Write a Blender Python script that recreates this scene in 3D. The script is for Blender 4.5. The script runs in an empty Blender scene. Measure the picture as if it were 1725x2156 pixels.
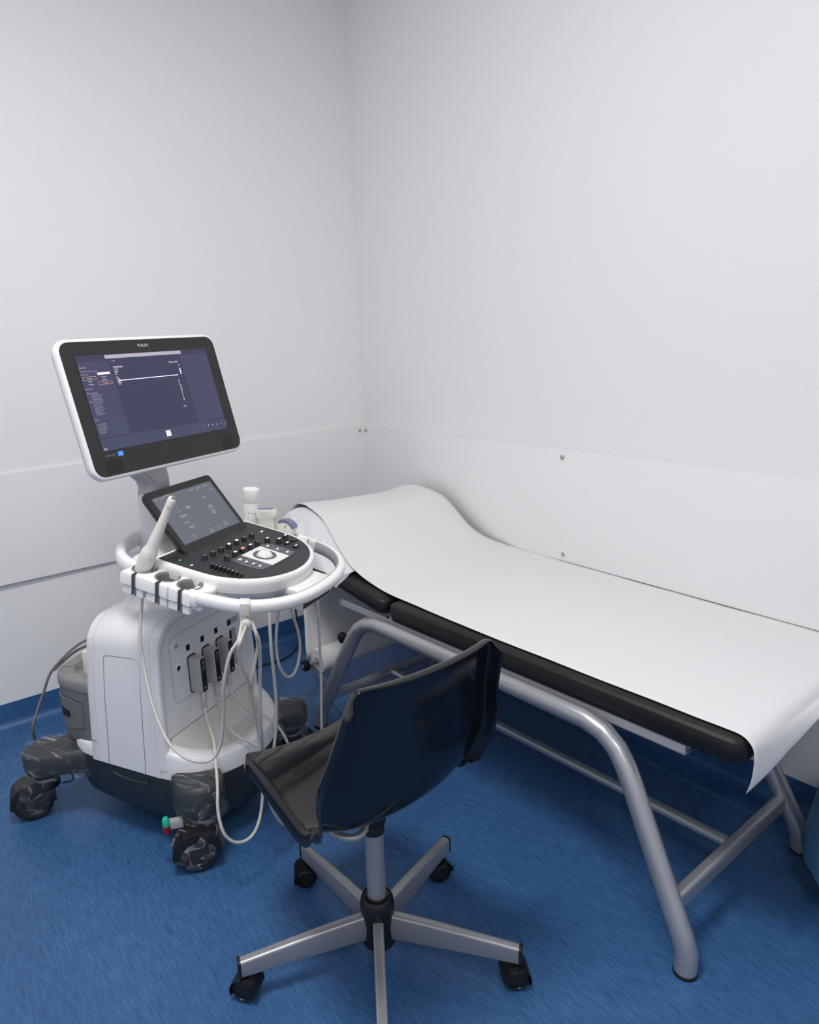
import bpy, bmesh, math, random
from mathutils import Vector, Matrix, noise as mnoise
random.seed(7)
sc = bpy.context.scene
COL = sc.collection
PI = math.pi
R = math.radians

# ------------------------------------------------------------ camera
cam_d = bpy.data.cameras.new('camera'); cam = bpy.data.objects.new('camera', cam_d); COL.objects.link(cam)
yaw, pitch, roll = 0.6086, 0.2468, -0.0498
fwd = Vector((math.sin(yaw)*math.cos(pitch), math.cos(yaw)*math.cos(pitch), -math.sin(pitch)))
rt = Vector((math.cos(yaw), -math.sin(yaw), 0)); up = rt.cross(fwd)
r2 = rt*math.cos(roll) + up*math.sin(roll); u2 = up*math.cos(roll) - rt*math.sin(roll)
mw = Matrix((r2, u2, -fwd)).transposed().to_4x4(); mw.translation = (-2.0302, -2.8526, 1.398)
cam.matrix_world = mw
cam_d.sensor_fit = 'VERTICAL'; cam_d.sensor_height = 36.0; cam_d.lens = 1521.12*36/2156
cam_d.shift_x = 102.12/2156; cam_d.shift_y = 9.24/2156; cam_d.clip_start = 0.02
sc.camera = cam
# ------------------------------------------------------------ world, exposure
w = bpy.data.worlds.new('world'); sc.world = w; w.use_nodes = True
w.node_tree.nodes['Background'].inputs[0].default_value = (0.8, 0.85, 1, 1)
w.node_tree.nodes['Background'].inputs[1].default_value = 0.0
sc.view_settings.view_transform = 'Standard'; sc.view_settings.look = 'None'
sc.view_settings.exposure = 0.07; sc.view_settings.gamma = 1.0
sc.view_settings.use_curve_mapping = False
sc.cycles.max_bounces = 8; sc.cycles.diffuse_bounces = 5
sc.cycles.transparent_max_bounces = 16
# main ceiling lamp and an added fill lamp out of view (housings further down)
H = 3.0
LAMPS = [(-1.80, -1.85, 37.0), (-2.3, -3.8, 16.0)]  # second entry is an unseen fill lamp, added to lift the darker walls
for (lx, ly, e) in LAMPS:
    ld = bpy.data.lights.new('ceiling_lamp_light', 'AREA'); ld.shape = 'RECTANGLE'; ld.size = 0.56; ld.size_y = 0.56
    ld.energy = e; ld.color = (1.0, 0.985, 0.962)
    lo = bpy.data.objects.new('ceiling_lamp_light', ld); lo.location = (lx, ly, H-0.035); COL.objects.link(lo)

# ------------------------------------------------------------ materials
def nt(m): return m.node_tree.nodes, m.node_tree.links
def mat(name, col, rough=0.5, metal=0.0, spec=0.5, bump=0, bscale=200, emit=None, es=1.0, coat=0, var=0, sheen=0):
    m = bpy.data.materials.new(name); m.use_nodes = True; n, l = nt(m); b = n['Principled BSDF']
    b.inputs['Base Color'].default_value = (*col, 1); b.inputs['Roughness'].default_value = rough
    b.inputs['Metallic'].default_value = metal; b.inputs['Specular IOR Level'].default_value = spec
    b.inputs['Coat Weight'].default_value = coat
    if sheen: b.inputs['Sheen Weight'].default_value = sheen
    if emit: b.inputs['Emission Color'].default_value = (*emit, 1); b.inputs['Emission Strength'].default_value = es
    tc = n.new('ShaderNodeTexCoord')
    if bump:
        t = n.new('ShaderNodeTexNoise'); t.inputs['Scale'].default_value = bscale; t.inputs['Detail'].default_value = 3
        bp = n.new('ShaderNodeBump'); bp.inputs['Strength'].default_value = bump; bp.inputs['Distance'].default_value = 0.002
        l.new(tc.outputs['Object'], t.inputs['Vector']); l.new(t.outputs['Fac'], bp.inputs['Height']); l.new(bp.outputs['Normal'], b.inputs['Normal'])
    t2 = n.new('ShaderNodeTexNoise'); t2.inputs['Scale'].default_value = 9; t2.inputs['Detail'].default_value = 4
    mx = n.new('ShaderNodeMixRGB'); mx.inputs[1].default_value = (*[c*(1-var) for c in col], 1); mx.inputs[2].default_value = (*[min(1, c*(1+var)) for c in col], 1)
    l.new(tc.outputs['Object'], t2.inputs['Vector']); l.new(t2.outputs['Fac'], mx.inputs[0]); l.new(mx.outputs[0], b.inputs['Base Color'])
    return m
M = {}
M['wall'] = mat('painted_wall', (0.86, 0.855, 0.862), 0.62, spec=0.25, bump=0.02, bscale=60, var=0.004)
M['board'] = mat('wall_board_vinyl', (0.85, 0.842, 0.852), 0.42, spec=0.35, bump=0.03, bscale=25)
M['ceil'] = mat('ceiling_paint', (0.88, 0.88, 0.88), 0.8)
M['white'] = mat('white_plastic', (0.80, 0.80, 0.815), 0.32, spec=0.45, var=0.01)
M['console_white'] = mat('console_white_plastic', (0.84, 0.84, 0.84), 0.3, spec=0.45, var=0.01)
M['cream'] = mat('cream_plastic', (0.74, 0.72, 0.66), 0.4, var=0.02)
M['cream2'] = mat('tray_plastic', (0.66, 0.65, 0.61), 0.45, var=0.03)
M['cable'] = mat('cable_rubber', (0.56, 0.545, 0.51), 0.45, var=0.03)
M['graycable'] = mat('gray_cable_rubber', (0.22, 0.215, 0.20), 0.5)
M['darkcable'] = mat('dark_cable_rubber', (0.03, 0.035, 0.05), 0.5)
M['gray'] = mat('gray_plastic', (0.155, 0.16, 0.165), 0.5, bump=0.1, bscale=900, var=0.03)
M['graylid'] = mat('gray_lid_plastic', (0.24, 0.24, 0.24), 0.5, bump=0.1, bscale=900, var=0.04)
M['midgray'] = mat('mid_gray_plastic', (0.40, 0.40, 0.41), 0.42, var=0.02)
M['holder'] = mat('holder_liner', (0.21, 0.21, 0.21), 0.5)
M['conn'] = mat('connector_plastic', (0.42, 0.42, 0.41), 0.45, var=0.02)
M['silver_plastic'] = mat('silver_plastic', (0.46, 0.46, 0.475), 0.38, metal=0.15, var=0.02)
M['base'] = mat('dark_base_plastic', (0.022, 0.028, 0.031), 0.45, bump=0.1, bscale=900)
M['groove'] = mat('groove_dark', (0.12, 0.12, 0.125), 0.8)
M['black'] = mat('black_plastic', (0.008, 0.008, 0.009), 0.35)
M['blackmatte'] = mat('matt_black_panel', (0.030, 0.030, 0.034), 0.5, bump=0.06, bscale=900)
M['bezel'] = mat('monitor_bezel', (0.024, 0.0245, 0.024), 0.45, spec=0.35, bump=0.04, bscale=900)
M['touchframe'] = mat('touch_frame', (0.014, 0.014, 0.015), 0.35)
M['screen'] = mat('monitor_screen', (0.02, 0.02, 0.03), 0.3, spec=0.15, emit=(0.048, 0.047, 0.102), es=0.75)
M['ui_panel'] = mat('screen_side_panel', (0.02, 0.02, 0.03), 0.3, spec=0.15, emit=(0.065, 0.064, 0.128), es=0.8)
M['ui_panel2'] = mat('screen_lower_panel', (0.02, 0.02, 0.03), 0.3, spec=0.15, emit=(0.062, 0.072, 0.125), es=0.8)
M['ui_bar'] = mat('screen_title_bar', (0.1, 0.1, 0.1), 0.3, emit=(0.40, 0.36, 0.44), es=0.9)
M['ui_white'] = mat('screen_white', (0.1, 0.1, 0.1), 0.3, emit=(0.85, 0.85, 1.0), es=1.1)
M['ui_dim'] = mat('screen_text_dim', (0.1, 0.1, 0.1), 0.3, emit=(0.36, 0.37, 0.50), es=1.0)
M['ui_orange'] = mat('screen_orange', (0.1, 0.1, 0.1), 0.3, emit=(0.85, 0.50, 0.36), es=0.9)
M['ui_blue'] = mat('lit_blue_badge', (0.02, 0.08, 0.3), 0.3, emit=(0.06, 0.20, 0.62), es=1.0)
M['touch'] = mat('touch_screen', (0.05, 0.055, 0.06), 0.3, spec=0.15, emit=(0.098, 0.112, 0.140), es=0.9)
M['touch_btn'] = mat('touch_button', (0.05, 0.055, 0.06), 0.3, spec=0.15, emit=(0.16, 0.175, 0.205), es=0.9)
M['touch_text'] = mat('touch_text', (0.1, 0.1, 0.1), 0.3, emit=(0.46, 0.48, 0.52), es=1.0)
M['led_green'] = mat('green_led', (0, 0.2, 0.05), 0.3, emit=(0.02, 0.75, 0.22), es=1.3)
M['knob'] = mat('black_knob', (0.006, 0.006, 0.007), 0.38)
M['knobcap'] = mat('knob_cap_gray', (0.09, 0.09, 0.09), 0.4)
M['icon'] = mat('lit_key_icon', (0.6, 0.65, 0.7), 0.4, emit=(0.75, 0.85, 0.95), es=0.8)
M['icon_orange'] = mat('lit_orange_icon', (0.6, 0.25, 0.12), 0.4, emit=(0.85, 0.30, 0.15), es=0.8)
M['padgray'] = mat('trackball_keys_gray', (0.12, 0.12, 0.135), 0.4)
M['padwhite'] = mat('trackball_pad_white', (0.80, 0.80, 0.79), 0.35)
M['ball'] = mat('trackball_ivory', (0.80, 0.78, 0.73), 0.12, coat=0.5)
M['lens'] = mat('probe_lens_blue', (0.17, 0.19, 0.30), 0.4)
M['label_blk'] = mat('connector_label', (0.012, 0.016, 0.02), 0.4)
M['label_txt'] = mat('label_print', (0.45, 0.5, 0.5), 0.5)
M['teal_print'] = mat('bottle_print', (0.42, 0.55, 0.54), 0.6)
M['inkdark'] = mat('dark_print', (0.05, 0.05, 0.05), 0.6)
M['bottle'] = mat('bottle_plastic', (0.80, 0.80, 0.80), 0.35)
M['leather'] = mat('black_vinyl_upholstery', (0.008, 0.008, 0.009), 0.42, spec=0.4, bump=0.25, bscale=700)
M['steel'] = mat('silver_painted_steel', (0.44, 0.45, 0.475), 0.33, metal=0.65, bump=0.04, bscale=300, var=0.04)
M['rail'] = mat('pale_gray_rail', (0.36, 0.375, 0.41), 0.5, metal=0.1, var=0.02)
M['chrome'] = mat('chrome', (0.52, 0.48, 0.42), 0.28, metal=1.0)
M['chairsteel'] = mat('chair_silver_paint', (0.36, 0.365, 0.385), 0.36, metal=0.5, var=0.04)
M['shell'] = mat('black_polypropylene', (0.0035, 0.0035, 0.0038), 0.12, spec=0.62, bump=0.35, bscale=9)
M['pedal_green'] = mat('green_pedal', (0.02, 0.52, 0.33), 0.4)
M['pedal_red'] = mat('red_pedal', (0.26, 0.012, 0.025), 0.4)
M['binbag'] = mat('blue_bag', (0.07, 0.20, 0.34), 0.3, bump=0.4, bscale=40)
M['pillow'] = mat('pillow_cotton', (0.74, 0.74, 0.76), 0.85, bump=0.9, bscale=28)
M['lamp'] = mat('lamp_diffuser', (0.8, 0.8, 0.8), 0.5, emit=(1, 0.99, 0.98), es=3.0)

def paper_mat():
    m = bpy.data.materials.new('white_paper'); m.use_nodes = True; n, l = nt(m); b = n['Principled BSDF']
    b.inputs["Base Color"].default_value = (0.76, 0.76, 0.77, 1); b.inputs['Roughness'].default_value = 0.75
    b.inputs['Specular IOR Level'].default_value = 0.25
    tc = n.new('ShaderNodeTexCoord'); mp = n.new('ShaderNodeMapping'); mp.inputs['Scale'].default_value = (40, 900, 40)
    t = n.new('ShaderNodeTexNoise'); t.inputs['Scale'].default_value = 1.0
    bp = n.new('ShaderNodeBump'); bp.inputs['Strength'].default_value = 0.08; bp.inputs['Distance'].default_value = 0.001
    l.new(tc.outputs['Object'], mp.inputs[0]); l.new(mp.outputs[0], t.inputs['Vector']); l.new(t.outputs['Fac'], bp.inputs['Height']); l.new(bp.outputs[0], b.inputs['Normal'])
    return m
M['paper'] = paper_mat()
def wrap_mat():
    m = bpy.data.materials.new('clear_plastic_film'); m.use_nodes = True; n, l = nt(m); b = n['Principled BSDF']
    b.inputs['Base Color'].default_value = (0.62, 0.62, 0.64, 1); b.inputs['Roughness'].default_value = 0.12
    tc = n.new('ShaderNodeTexCoord'); mp = n.new('ShaderNodeMapping'); mp.inputs['Rotation'].default_value = (0.55, 0.25, 0.7); mp.inputs['Scale'].default_value = (0.35, 2.4, 1.9)
    t = n.new('ShaderNodeTexNoise'); t.inputs['Scale'].default_value = 11; t.inputs['Detail'].default_value = 0.8; t.inputs['Distortion'].default_value = 0.5
    # thin crease lines where the noise crosses 0.5
    s = n.new('ShaderNodeMath'); s.operation = 'SUBTRACT'; s.inputs[1].default_value = 0.5
    a = n.new('ShaderNodeMath'); a.operation = 'ABSOLUTE'
    r = n.new('ShaderNodeValToRGB'); r.color_ramp.elements[0].position = 0.0; r.color_ramp.elements[0].color = (0.46, 0.46, 0.46, 1)
    r.color_ramp.elements[1].position = 0.030; r.color_ramp.elements[1].color = (0.0, 0.0, 0.0, 1)
    l.new(tc.outputs['Object'], mp.inputs[0]); l.new(mp.outputs[0], t.inputs['Vector']); l.new(t.outputs['Fac'], s.inputs[0]); l.new(s.outputs[0], a.inputs[0]); l.new(a.outputs[0], r.inputs[0])
    t2 = n.new('ShaderNodeTexNoise'); t2.inputs['Scale'].default_value = 16; l.new(tc.outputs['Object'], t2.inputs['Vector'])
    k2 = n.new('ShaderNodeMapRange'); k2.inputs[1].default_value = 0.44; k2.inputs[2].default_value = 0.62; l.new(t2.outputs['Fac'], k2.inputs[0])
    m1 = n.new('ShaderNodeMath'); m1.operation = 'MULTIPLY'; l.new(r.outputs[0], m1.inputs[0]); l.new(k2.outputs[0], m1.inputs[1])
    t3 = n.new('ShaderNodeTexNoise'); t3.inputs['Scale'].default_value = 11; t3.inputs['Distortion'].default_value = 1.0; l.new(mp.outputs[0], t3.inputs['Vector'])
    k3 = n.new('ShaderNodeMapRange'); k3.inputs[1].default_value = 0.50; k3.inputs[2].default_value = 0.72; k3.inputs[3].default_value = 0.03; k3.inputs[4].default_value = 0.16; l.new(t3.outputs['Fac'], k3.inputs[0])
    m2 = n.new('ShaderNodeMath'); m2.operation = 'ADD'; l.new(m1.outputs[0], m2.inputs[0]); l.new(k3.outputs[0], m2.inputs[1])
    l.new(m2.outputs[0], b.inputs['Alpha'])
    bp = n.new('ShaderNodeBump'); bp.inputs['Strength'].default_value = 0.7; bp.inputs['Distance'].default_value = 0.01
    l.new(t.outputs['Fac'], bp.inputs['Height']); l.new(bp.outputs[0], b.inputs['Normal'])
    return m
M['wrap'] = wrap_mat()
def floor_mat():
    m = bpy.data.materials.new('blue_vinyl_floor'); m.use_nodes = True; n, l = nt(m); b = n['Principled BSDF']
    b.inputs['Roughness'].default_value = 0.42; b.inputs['Specular IOR Level'].default_value = 0.4
    tc = n.new('ShaderNodeTexCoord')
    def streak(sx, sy, det, dist):
        mp = n.new('ShaderNodeMapping'); mp.inputs['Scale'].default_value = (sx, sy, sx)
        t = n.new('ShaderNodeTexNoise'); t.inputs['Scale'].default_value = 1.0; t.inputs['Detail'].default_value = det; t.inputs['Distortion'].default_value = dist
        l.new(tc.outputs['Object'], mp.inputs[0]); l.new(mp.outputs[0], t.inputs['Vector']); return t
    t1 = streak(210, 22, 6, 0.5); t2 = streak(110, 14, 2, 0.5); t3 = streak(2.5, 2.0, 3, 0.5)
    r1 = n.new('ShaderNodeValToRGB'); e = r1.color_ramp.elements
    e[0].position = 0.30; e[0].color = (0.026, 0.085, 0.215, 1); e[1].position = 0.72; e[1].color = (0.054, 0.150, 0.335, 1)
    e2 = r1.color_ramp.elements.new(0.5); e2.color = (0.037, 0.115, 0.275, 1)
    l.new(t1.outputs['Fac'], r1.inputs[0])
    r2 = n.new('ShaderNodeValToRGB'); f = r2.color_ramp.elements
    f[0].position = 0.24; f[0].color = (0.35, 0.4, 0.5, 1); f[1].position = 0.31; f[1].color = (1, 1, 1, 1)
    l.new(t2.outputs['Fac'], r2.inputs[0])
    mx = n.new('ShaderNodeMixRGB'); mx.blend_type = 'MULTIPLY'; mx.inputs[0].default_value = 0.8
    l.new(r1.outputs[0], mx.inputs[1]); l.new(r2.outputs[0], mx.inputs[2])
    r3 = n.new('ShaderNodeValToRGB'); g = r3.color_ramp.elements
    g[0].position = 0.3; g[0].color = (0.9, 0.9, 0.92, 1); g[1].position = 0.7; g[1].color = (1.08, 1.06, 1.04, 1)
    l.new(t3.outputs['Fac'], r3.inputs[0])
    mx2 = n.new('ShaderNodeMixRGB'); mx2.blend_type = 'MULTIPLY'; mx2.inputs[0].default_value = 1.0
    l.new(mx.outputs[0], mx2.inputs[1]); l.new(r3.outputs[0], mx2.inputs[2]); l.new(mx2.outputs[0], b.inputs['Base Color'])
    bp = n.new('ShaderNodeBump'); bp.inputs['Strength'].default_value = 0.06; bp.inputs['Distance'].default_value = 0.001
    l.new(t1.outputs['Fac'], bp.inputs['Height']); l.new(bp.outputs[0], b.inputs['Normal'])
    return m
M['floor'] = floor_mat()
M['weld'] = mat('floor_weld_seam', (0.085, 0.185, 0.32), 0.4)

# ------------------------------------------------------------ mesh helpers
I4 = Matrix.Identity(4)
class MB:
    def __init__(s): s.v = []; s.f = []
    def add(s, vs, fs, m=None):
        o = len(s.v)
        s.v += [tuple((m @ Vector(p)) if m else p) for p in vs]
        s.f += [tuple(o+i for i in f) for f in fs]; return s
    def box(s, a, b, m=None):
        (x0, y0, z0), (x1, y1, z1) = a, b
        vs = [(x0,y0,z0),(x1,y0,z0),(x1,y1,z0),(x0,y1,z0),(x0,y0,z1),(x1,y0,z1),(x1,y1,z1),(x0,y1,z1)]
        return s.add(vs, [(0,3,2,1),(4,5,6,7),(0,1,5,4),(1,2,6,5),(2,3,7,6),(3,0,4,7)], m)
    def loft(s, rings, closed=True, cap0=True, cap1=True, m=None):
        n = len(rings[0]); vs = [p for r in rings for p in r]; fs = []
        for i in range(len(rings)-1):
            for j in range(n if closed else n-1):
                k = (j+1) % n; fs.append((i*n+j, i*n+k, (i+1)*n+k, (i+1)*n+j))
        if cap0: fs.append(tuple(range(n-1, -1, -1)))
        if cap1: fs.append(tuple((len(rings)-1)*n+j for j in range(n)))
        return s.add(vs, fs, m)
    def prism(s, out, z0, z1, m=None, b=0.0):
        if b:
            ins = inset(out, b); i5 = inset(out, b*0.3)
            rings = [[(x, y, z0) for x, y in ins], [(x, y, z0+b*.3) for x, y in i5], [(x, y, z0+b) for x, y in out],
                     [(x, y, z1-b) for x, y in out], [(x, y, z1-b*.3) for x, y in i5], [(x, y, z1) for x, y in ins]]
        else: rings = [[(x, y, z0) for x, y in out], [(x, y, z1) for x, y in out]]
        return s.loft(rings, m=m)
    def tube(s, pts, r, seg=12, m=None, closed=False, caps=True, flat=None):
        pts = [Vector(p) for p in pts]; n = len(pts); rings = []
        rr = r if isinstance(r, (list, tuple)) else [r]*n
        T = []
        for i in range(n):
            a = pts[(i-1) % n] if (closed or i > 0) else pts[i]; b = pts[(i+1) % n] if (closed or i < n-1) else pts[i]
            T.append((b-a).normalized())
        ref = Vector((0, 0, 1)) if abs(T[0].z) < 0.9 else Vector((1, 0, 0))
        N = T[0].cross(ref).normalized()
        for i in range(n):
            N = (N - T[i]*N.dot(T[i])).normalized(); Bn = T[i].cross(N)
            sx, sy = (rr[i], rr[i]) if flat is None else (flat[0], flat[1])
            rings.append([tuple(pts[i] + N*math.cos(2*PI*k/seg)*sx + Bn*math.sin(2*PI*k/seg)*sy) for k in range(seg)])
        if closed: rings.append(rings[0])
        return s.loft(rings, cap0=caps and not closed, cap1=caps and not closed, m=m)
    def lathe(s, prof, seg=24, m=None, caps=True):
        rings = [[(r*math.cos(2*PI*k/seg), r*math.sin(2*PI*k/seg), z) for k in range(seg)] for r, z in prof]
        return s.loft(rings, cap0=caps, cap1=caps, m=m)
    def build(s, name, material, parent=None, bevel=0, seg=2, smooth=38, bang=35):
        me = bpy.data.meshes.new(name); me.from_pydata([tuple(p) for p in s.v], [], s.f)
        bm = bmesh.new(); bm.from_mesh(me)
        bmesh.ops.remove_doubles(bm, verts=bm.verts, dist=1e-6)
        bmesh.ops.recalc_face_normals(bm, faces=bm.faces)
        if bevel:
            es = [e for e in bm.edges if len(e.link_faces) == 2 and e.calc_face_angle(0) > R(bang)]
            bmesh.ops.bevel(bm, geom=es, offset=bevel, segments=seg, profile=0.5, affect='EDGES', clamp_overlap=True)
        for f in bm.faces: f.smooth = smooth > 0
        bm.to_mesh(me); bm.free()
        if smooth > 0: me.set_sharp_from_angle(angle=R(smooth))
        me.materials.append(material)
        o = bpy.data.objects.new(name, me); COL.objects.link(o)
        if parent: o.parent = parent
        return o
def inset(out, d):
    n = len(out); area = sum(out[i][0]*out[(i+1) % n][1]-out[(i+1) % n][0]*out[i][1] for i in range(n))
    sgn = 1 if area > 0 else -1; res = []
    for i in range(n):
        p0, p1, p2 = Vector(out[i-1]), Vector(out[i]), Vector(out[(i+1) % n])
        a = (p1-p0).normalized() if (p1-p0).length > 1e-9 else Vector((0, 0)); b = (p2-p1).normalized() if (p2-p1).length > 1e-9 else a
        t = (a+b).normalized(); nn = Vector((-t.y, t.x))*sgn; c = max(0.5, nn.dot(Vector((-a.y, a.x))*sgn))
        q = p1+nn*(d/c); res.append((q.x, q.y))
    return res
def cr(pts, k=6, closed=False):
    pts = [Vector(p) for p in pts]; n = len(pts); out = []
    rng = range(n) if closed else range(n-1)
    for i in rng:
        p0 = pts[(i-1) % n] if (closed or i > 0) else pts[i]*2-pts[i+1]
        p1 = pts[i]; p2 = pts[(i+1) % n]
        p3 = pts[(i+2) % n] if (closed or i+2 < n) else p2*2-p1
        for j in range(k):
            t = j/k
            out.append(tuple(0.5*((2*p1)+(-p0+p2)*t+(2*p0-5*p1+4*p2-p3)*t*t+(-p0+3*p1-3*p2+p3)*t**3)))
    if not closed: out.append(tuple(pts[-1]))
    return out
def rrect(x0, y0, x1, y1, r, n=5):
    o = []
    for cx, cy, a0 in ((x1-r, y1-r, 0), (x0+r, y1-r, 90), (x0+r, y0+r, 180), (x1-r, y0+r, 270)):
        for i in range(n+1):
            a = R(a0+90*i/n); o.append((cx+r*math.cos(a), cy+r*math.sin(a)))
    return o
def capsule(a, b, r0, r1, n=10):
    a, b = Vector(a), Vector(b); d = (b-a).normalized(); an = math.atan2(d.y, d.x); o = []
    for i in range(n+1):
        t = an+PI/2+PI*i/n; o.append((a.x+r0*math.cos(t), a.y+r0*math.sin(t)))
    for i in range(n+1):
        t = an-PI/2+PI*i/n; o.append((b.x+r1*math.cos(t), b.y+r1*math.sin(t)))
    return o
def empty(name, loc, rz, label, cat, group=None):
    o = bpy.data.objects.new(name, None); COL.objects.link(o); o.location = loc; o.rotation_euler = (0, 0, rz)
    o.empty_display_size = 0.1; tag(o, label, cat, group); return o
def tag(o, label, cat, group=None):
    o['label'] = label; o['category'] = cat
    if group: o['group'] = group
    return o
def struct(o): o['kind'] = 'structure'; return o
def part_label(o, t): o['label'] = t; return o
def axis_m(loc, z, x=None):
    z = Vector(z).normalized(); x = Vector(x) if x else (Vector((0, 0, 1)) if abs(z.z) < 0.9 else Vector((1, 0, 0)))
    x = (x-z*x.dot(z)).normalized(); y = z.cross(x)
    m = Matrix((x, y, z)).transposed().to_4x4(); m.translation = loc; return m
def text_mb(mb, s, size, m, align='LEFT', depth=0.0, yscale=1.0):
    """lettering as flat mesh, added to mb"""
    cu = bpy.data.curves.new('lettering', 'FONT'); cu.body = s; cu.size = size; cu.align_x = align; cu.extrude = depth; cu.resolution_u = 2
    o = bpy.data.objects.new('lettering', cu); COL.objects.link(o)
    me = bpy.data.meshes.new_from_object(o)
    mb.add([(v.co.x, v.co.y*yscale, v.co.z) for v in me.vertices], [tuple(p.vertices) for p in me.polygons], m)
    bpy.data.objects.remove(o); bpy.data.curves.remove(cu); bpy.data.meshes.remove(me)

# ------------------------------------------------------------ room shell
XL, YB = -3.5, -4.6
T = 0.12
struct(MB().box((XL-T, YB-T, -0.1), (T, T, 0)).build('floor', M['floor'], smooth=0))
struct(MB().box((XL-T, YB-T, H), (T, T, H+0.1)).build('ceiling', M['ceil'], smooth=0))
struct(MB().box((XL-T, 0, 0), (T, T, H)).build('wall_back', M['wall'], smooth=0))
struct(MB().box((0, YB-T, 0), (T, 0, H)).build('wall_right', M['wall'], smooth=0))
struct(MB().box((XL-T, YB-T, 0), (XL, 0, H)).build('wall_left', M['wall'], smooth=0))
struct(MB().box((XL, YB-T, 0), (0, YB, H)).build('wall_front', M['wall'], smooth=0))
# coved skirting: the blue floor sheet runs up the walls
rad = 0.032
prof = [(0.0, 0.1), (-0.0035, 0.1), (-0.004, rad+0.004)]
for i in range(1, 9):
    a = R(90*i/9); prof.append((-0.004-rad*(1-math.cos(a)), 0.003+rad*(1-math.sin(a))))
prof += [(-0.004-rad, 0.0025), (-0.105, 0.002), (-0.105, -0.001), (0, -0.001)]
mb = MB(); mb.loft([[(XL, y, z) for y, z in prof], [(-0.0, y, z) for y, z in prof]])
struct(mb.build('baseboard_back', M['floor'], smooth=30))
mb = MB(); mb.loft([[(y, YB, z) for y, z in prof], [(y, 0, z) for y, z in prof]])
struct(mb.build('baseboard_right', M['floor'], smooth=30))
mb = MB(); mb.box((XL, -0.1085, -0.001), (-0.105, -0.105, 0.0028)); mb.box((-0.1085, YB, -0.001), (-0.105, -0.105, 0.0028))
struct(mb.build('trim_1', M['weld'], smooth=0))

# white protective boards screwed to the walls, slightly bowed off at the bottom
def board(name, mapf, t0, t1, off_bot, off_mid, z0=0.567, z1=0.972, th=0.006, nt_=40, nz=14):
    mb = MB(); rows = []
    for i in range(nt_+1):
        t = t0+(t1-t0)*i/nt_; ring = []
        fr = []; bk = []
        for j in range(nz+1):
            k = j/nz; z = z0+(z1-z0)*k
            d = 0.002+th + off_bot(t)*(1-k)**1.5 + off_mid(t)*math.sin(PI*k)
            fr.append(mapf(t, d, z)); bk.append(mapf(t, d-th, z))
        rows.append(fr+bk[::-1])
    mb.loft(rows); o = mb.build(name, M['board'], smooth=40); struct(o); return o
def screw(parent, loc, nrm):
    mb = MB(); mb.lathe([(0.0001, 0.0048), (0.003, 0.0045), (0.0060, 0.0032), (0.0074, 0.001), (0.0076, -0.001)], 16, axis_m(loc, nrm))
    mb.box((-0.0045, -0.0006, 0.0042), (0.0045, 0.0006, 0.0052), axis_m(loc, nrm))
    o = mb.build('screw', M['chrome'], parent); return o
b1 = board('trim_2', lambda t, d, z: (t, -d, z), XL+0.01, -0.124, lambda t: 0.018*max(0, min(1, (-t-0.9)/1.2)), lambda t: 0.004*max(0, min(1, (-t-0.1))))
b2 = board('trim_3', lambda t, d, z: (t, -d, z), -0.1235, -0.0065, lambda t: 0, lambda t: 0.0, th=0.004, nt_=4)
b3 = board('trim_4', lambda t, d, z: (-d, t, z), -4.4, -0.0065, lambda t: 0.004, lambda t: 0.022*max(0, min(1, (-t-0.25)/0.9)), nt_=50)
screw(b2, (-0.029, -0.0058, 0.950), (0, -1, 0))
screw(b3, (-0.0105, -0.031, 0.949), (-1, 0, 0))
screw(b3, (-0.016, -1.212, 0.946), (-1, 0, 0.05))
screw(b3, (-0.0175, -1.226, 0.594), (-1, 0, -0.05))
# ceiling lamp housings, the second one for the added fill lamp
for i, (lx, ly, e) in enumerate(LAMPS):
    t = empty('ceiling_light', (lx, ly, H), 0, ['square recessed ceiling light panel above the chair', 'added square fill light panel on the ceiling, out of view'][i], 'ceiling light')
    mb = MB(); mb.loft([[(x, y, z) for x, y in ((-a, -a), (a, -a), (a, a), (-a, a))] for a, z in ((0.31, 0.0), (0.31, -0.02), (0.286, -0.02), (0.284, -0.004))], cap0=False, cap1=False)
    mb.build('frame', M['white'], t, smooth=0)
    MB().box((-0.285, -0.285, -0.012), (0.285, 0.285, -0.006)).build('diffuser', M['lamp'], t, smooth=0)

# ------------------------------------------------------------ examination couch
BED = empty('examination_couch', (-0.75, -1.1, 0), R(2.4), 'black upholstered examination couch on a silver tubular frame along the right wall', 'examination couch')
def B(u, v, z): return (u, -v, z)
def side_frame(ut, ub):
    def U(z): return ub+(ut-ub)*min(1, z/0.47)
    p = [(1.072, 0.0), (1.070, 0.05), (1.055, 0.085), (1.03, 0.13), (0.99, 0.207), (0.94, 0.303), (0.905, 0.37), (0.885, 0.405), (0.858, 0.44), (0.82, 0.465), (0.77, 0.478), (0.70, 0.479)]
    q = [(0.74-v, z) for v, z in p][::-1]
    pts = [(v, z) for v, z in p[:-1]]+[(0.70, 0.479), (0.5, 0.479), (0.25, 0.479), (0.04, 0.479)]+q[1:]
    mb = MB(); mb.tube([B(U(z), v, z) for v, z in pts], 0.0245, 20)
    return mb
side_frame(0.0, -0.042).build('side_frame', M['steel'], BED)
side_frame(0.515, 0.546).build('side_frame', M['steel'], BED)
for U_, V_ in ((-0.042, 1.072), (0.546, 1.072), (-0.042, -0.332), (0.546, -0.332)):
    MB().lathe([(0.0262, 0.0), (0.0262, 0.006), (0.025, 0.008)], 20, Matrix.Translation(B(U_, V_, 0))).build('rubber_foot', M['black'], BED)
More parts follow.
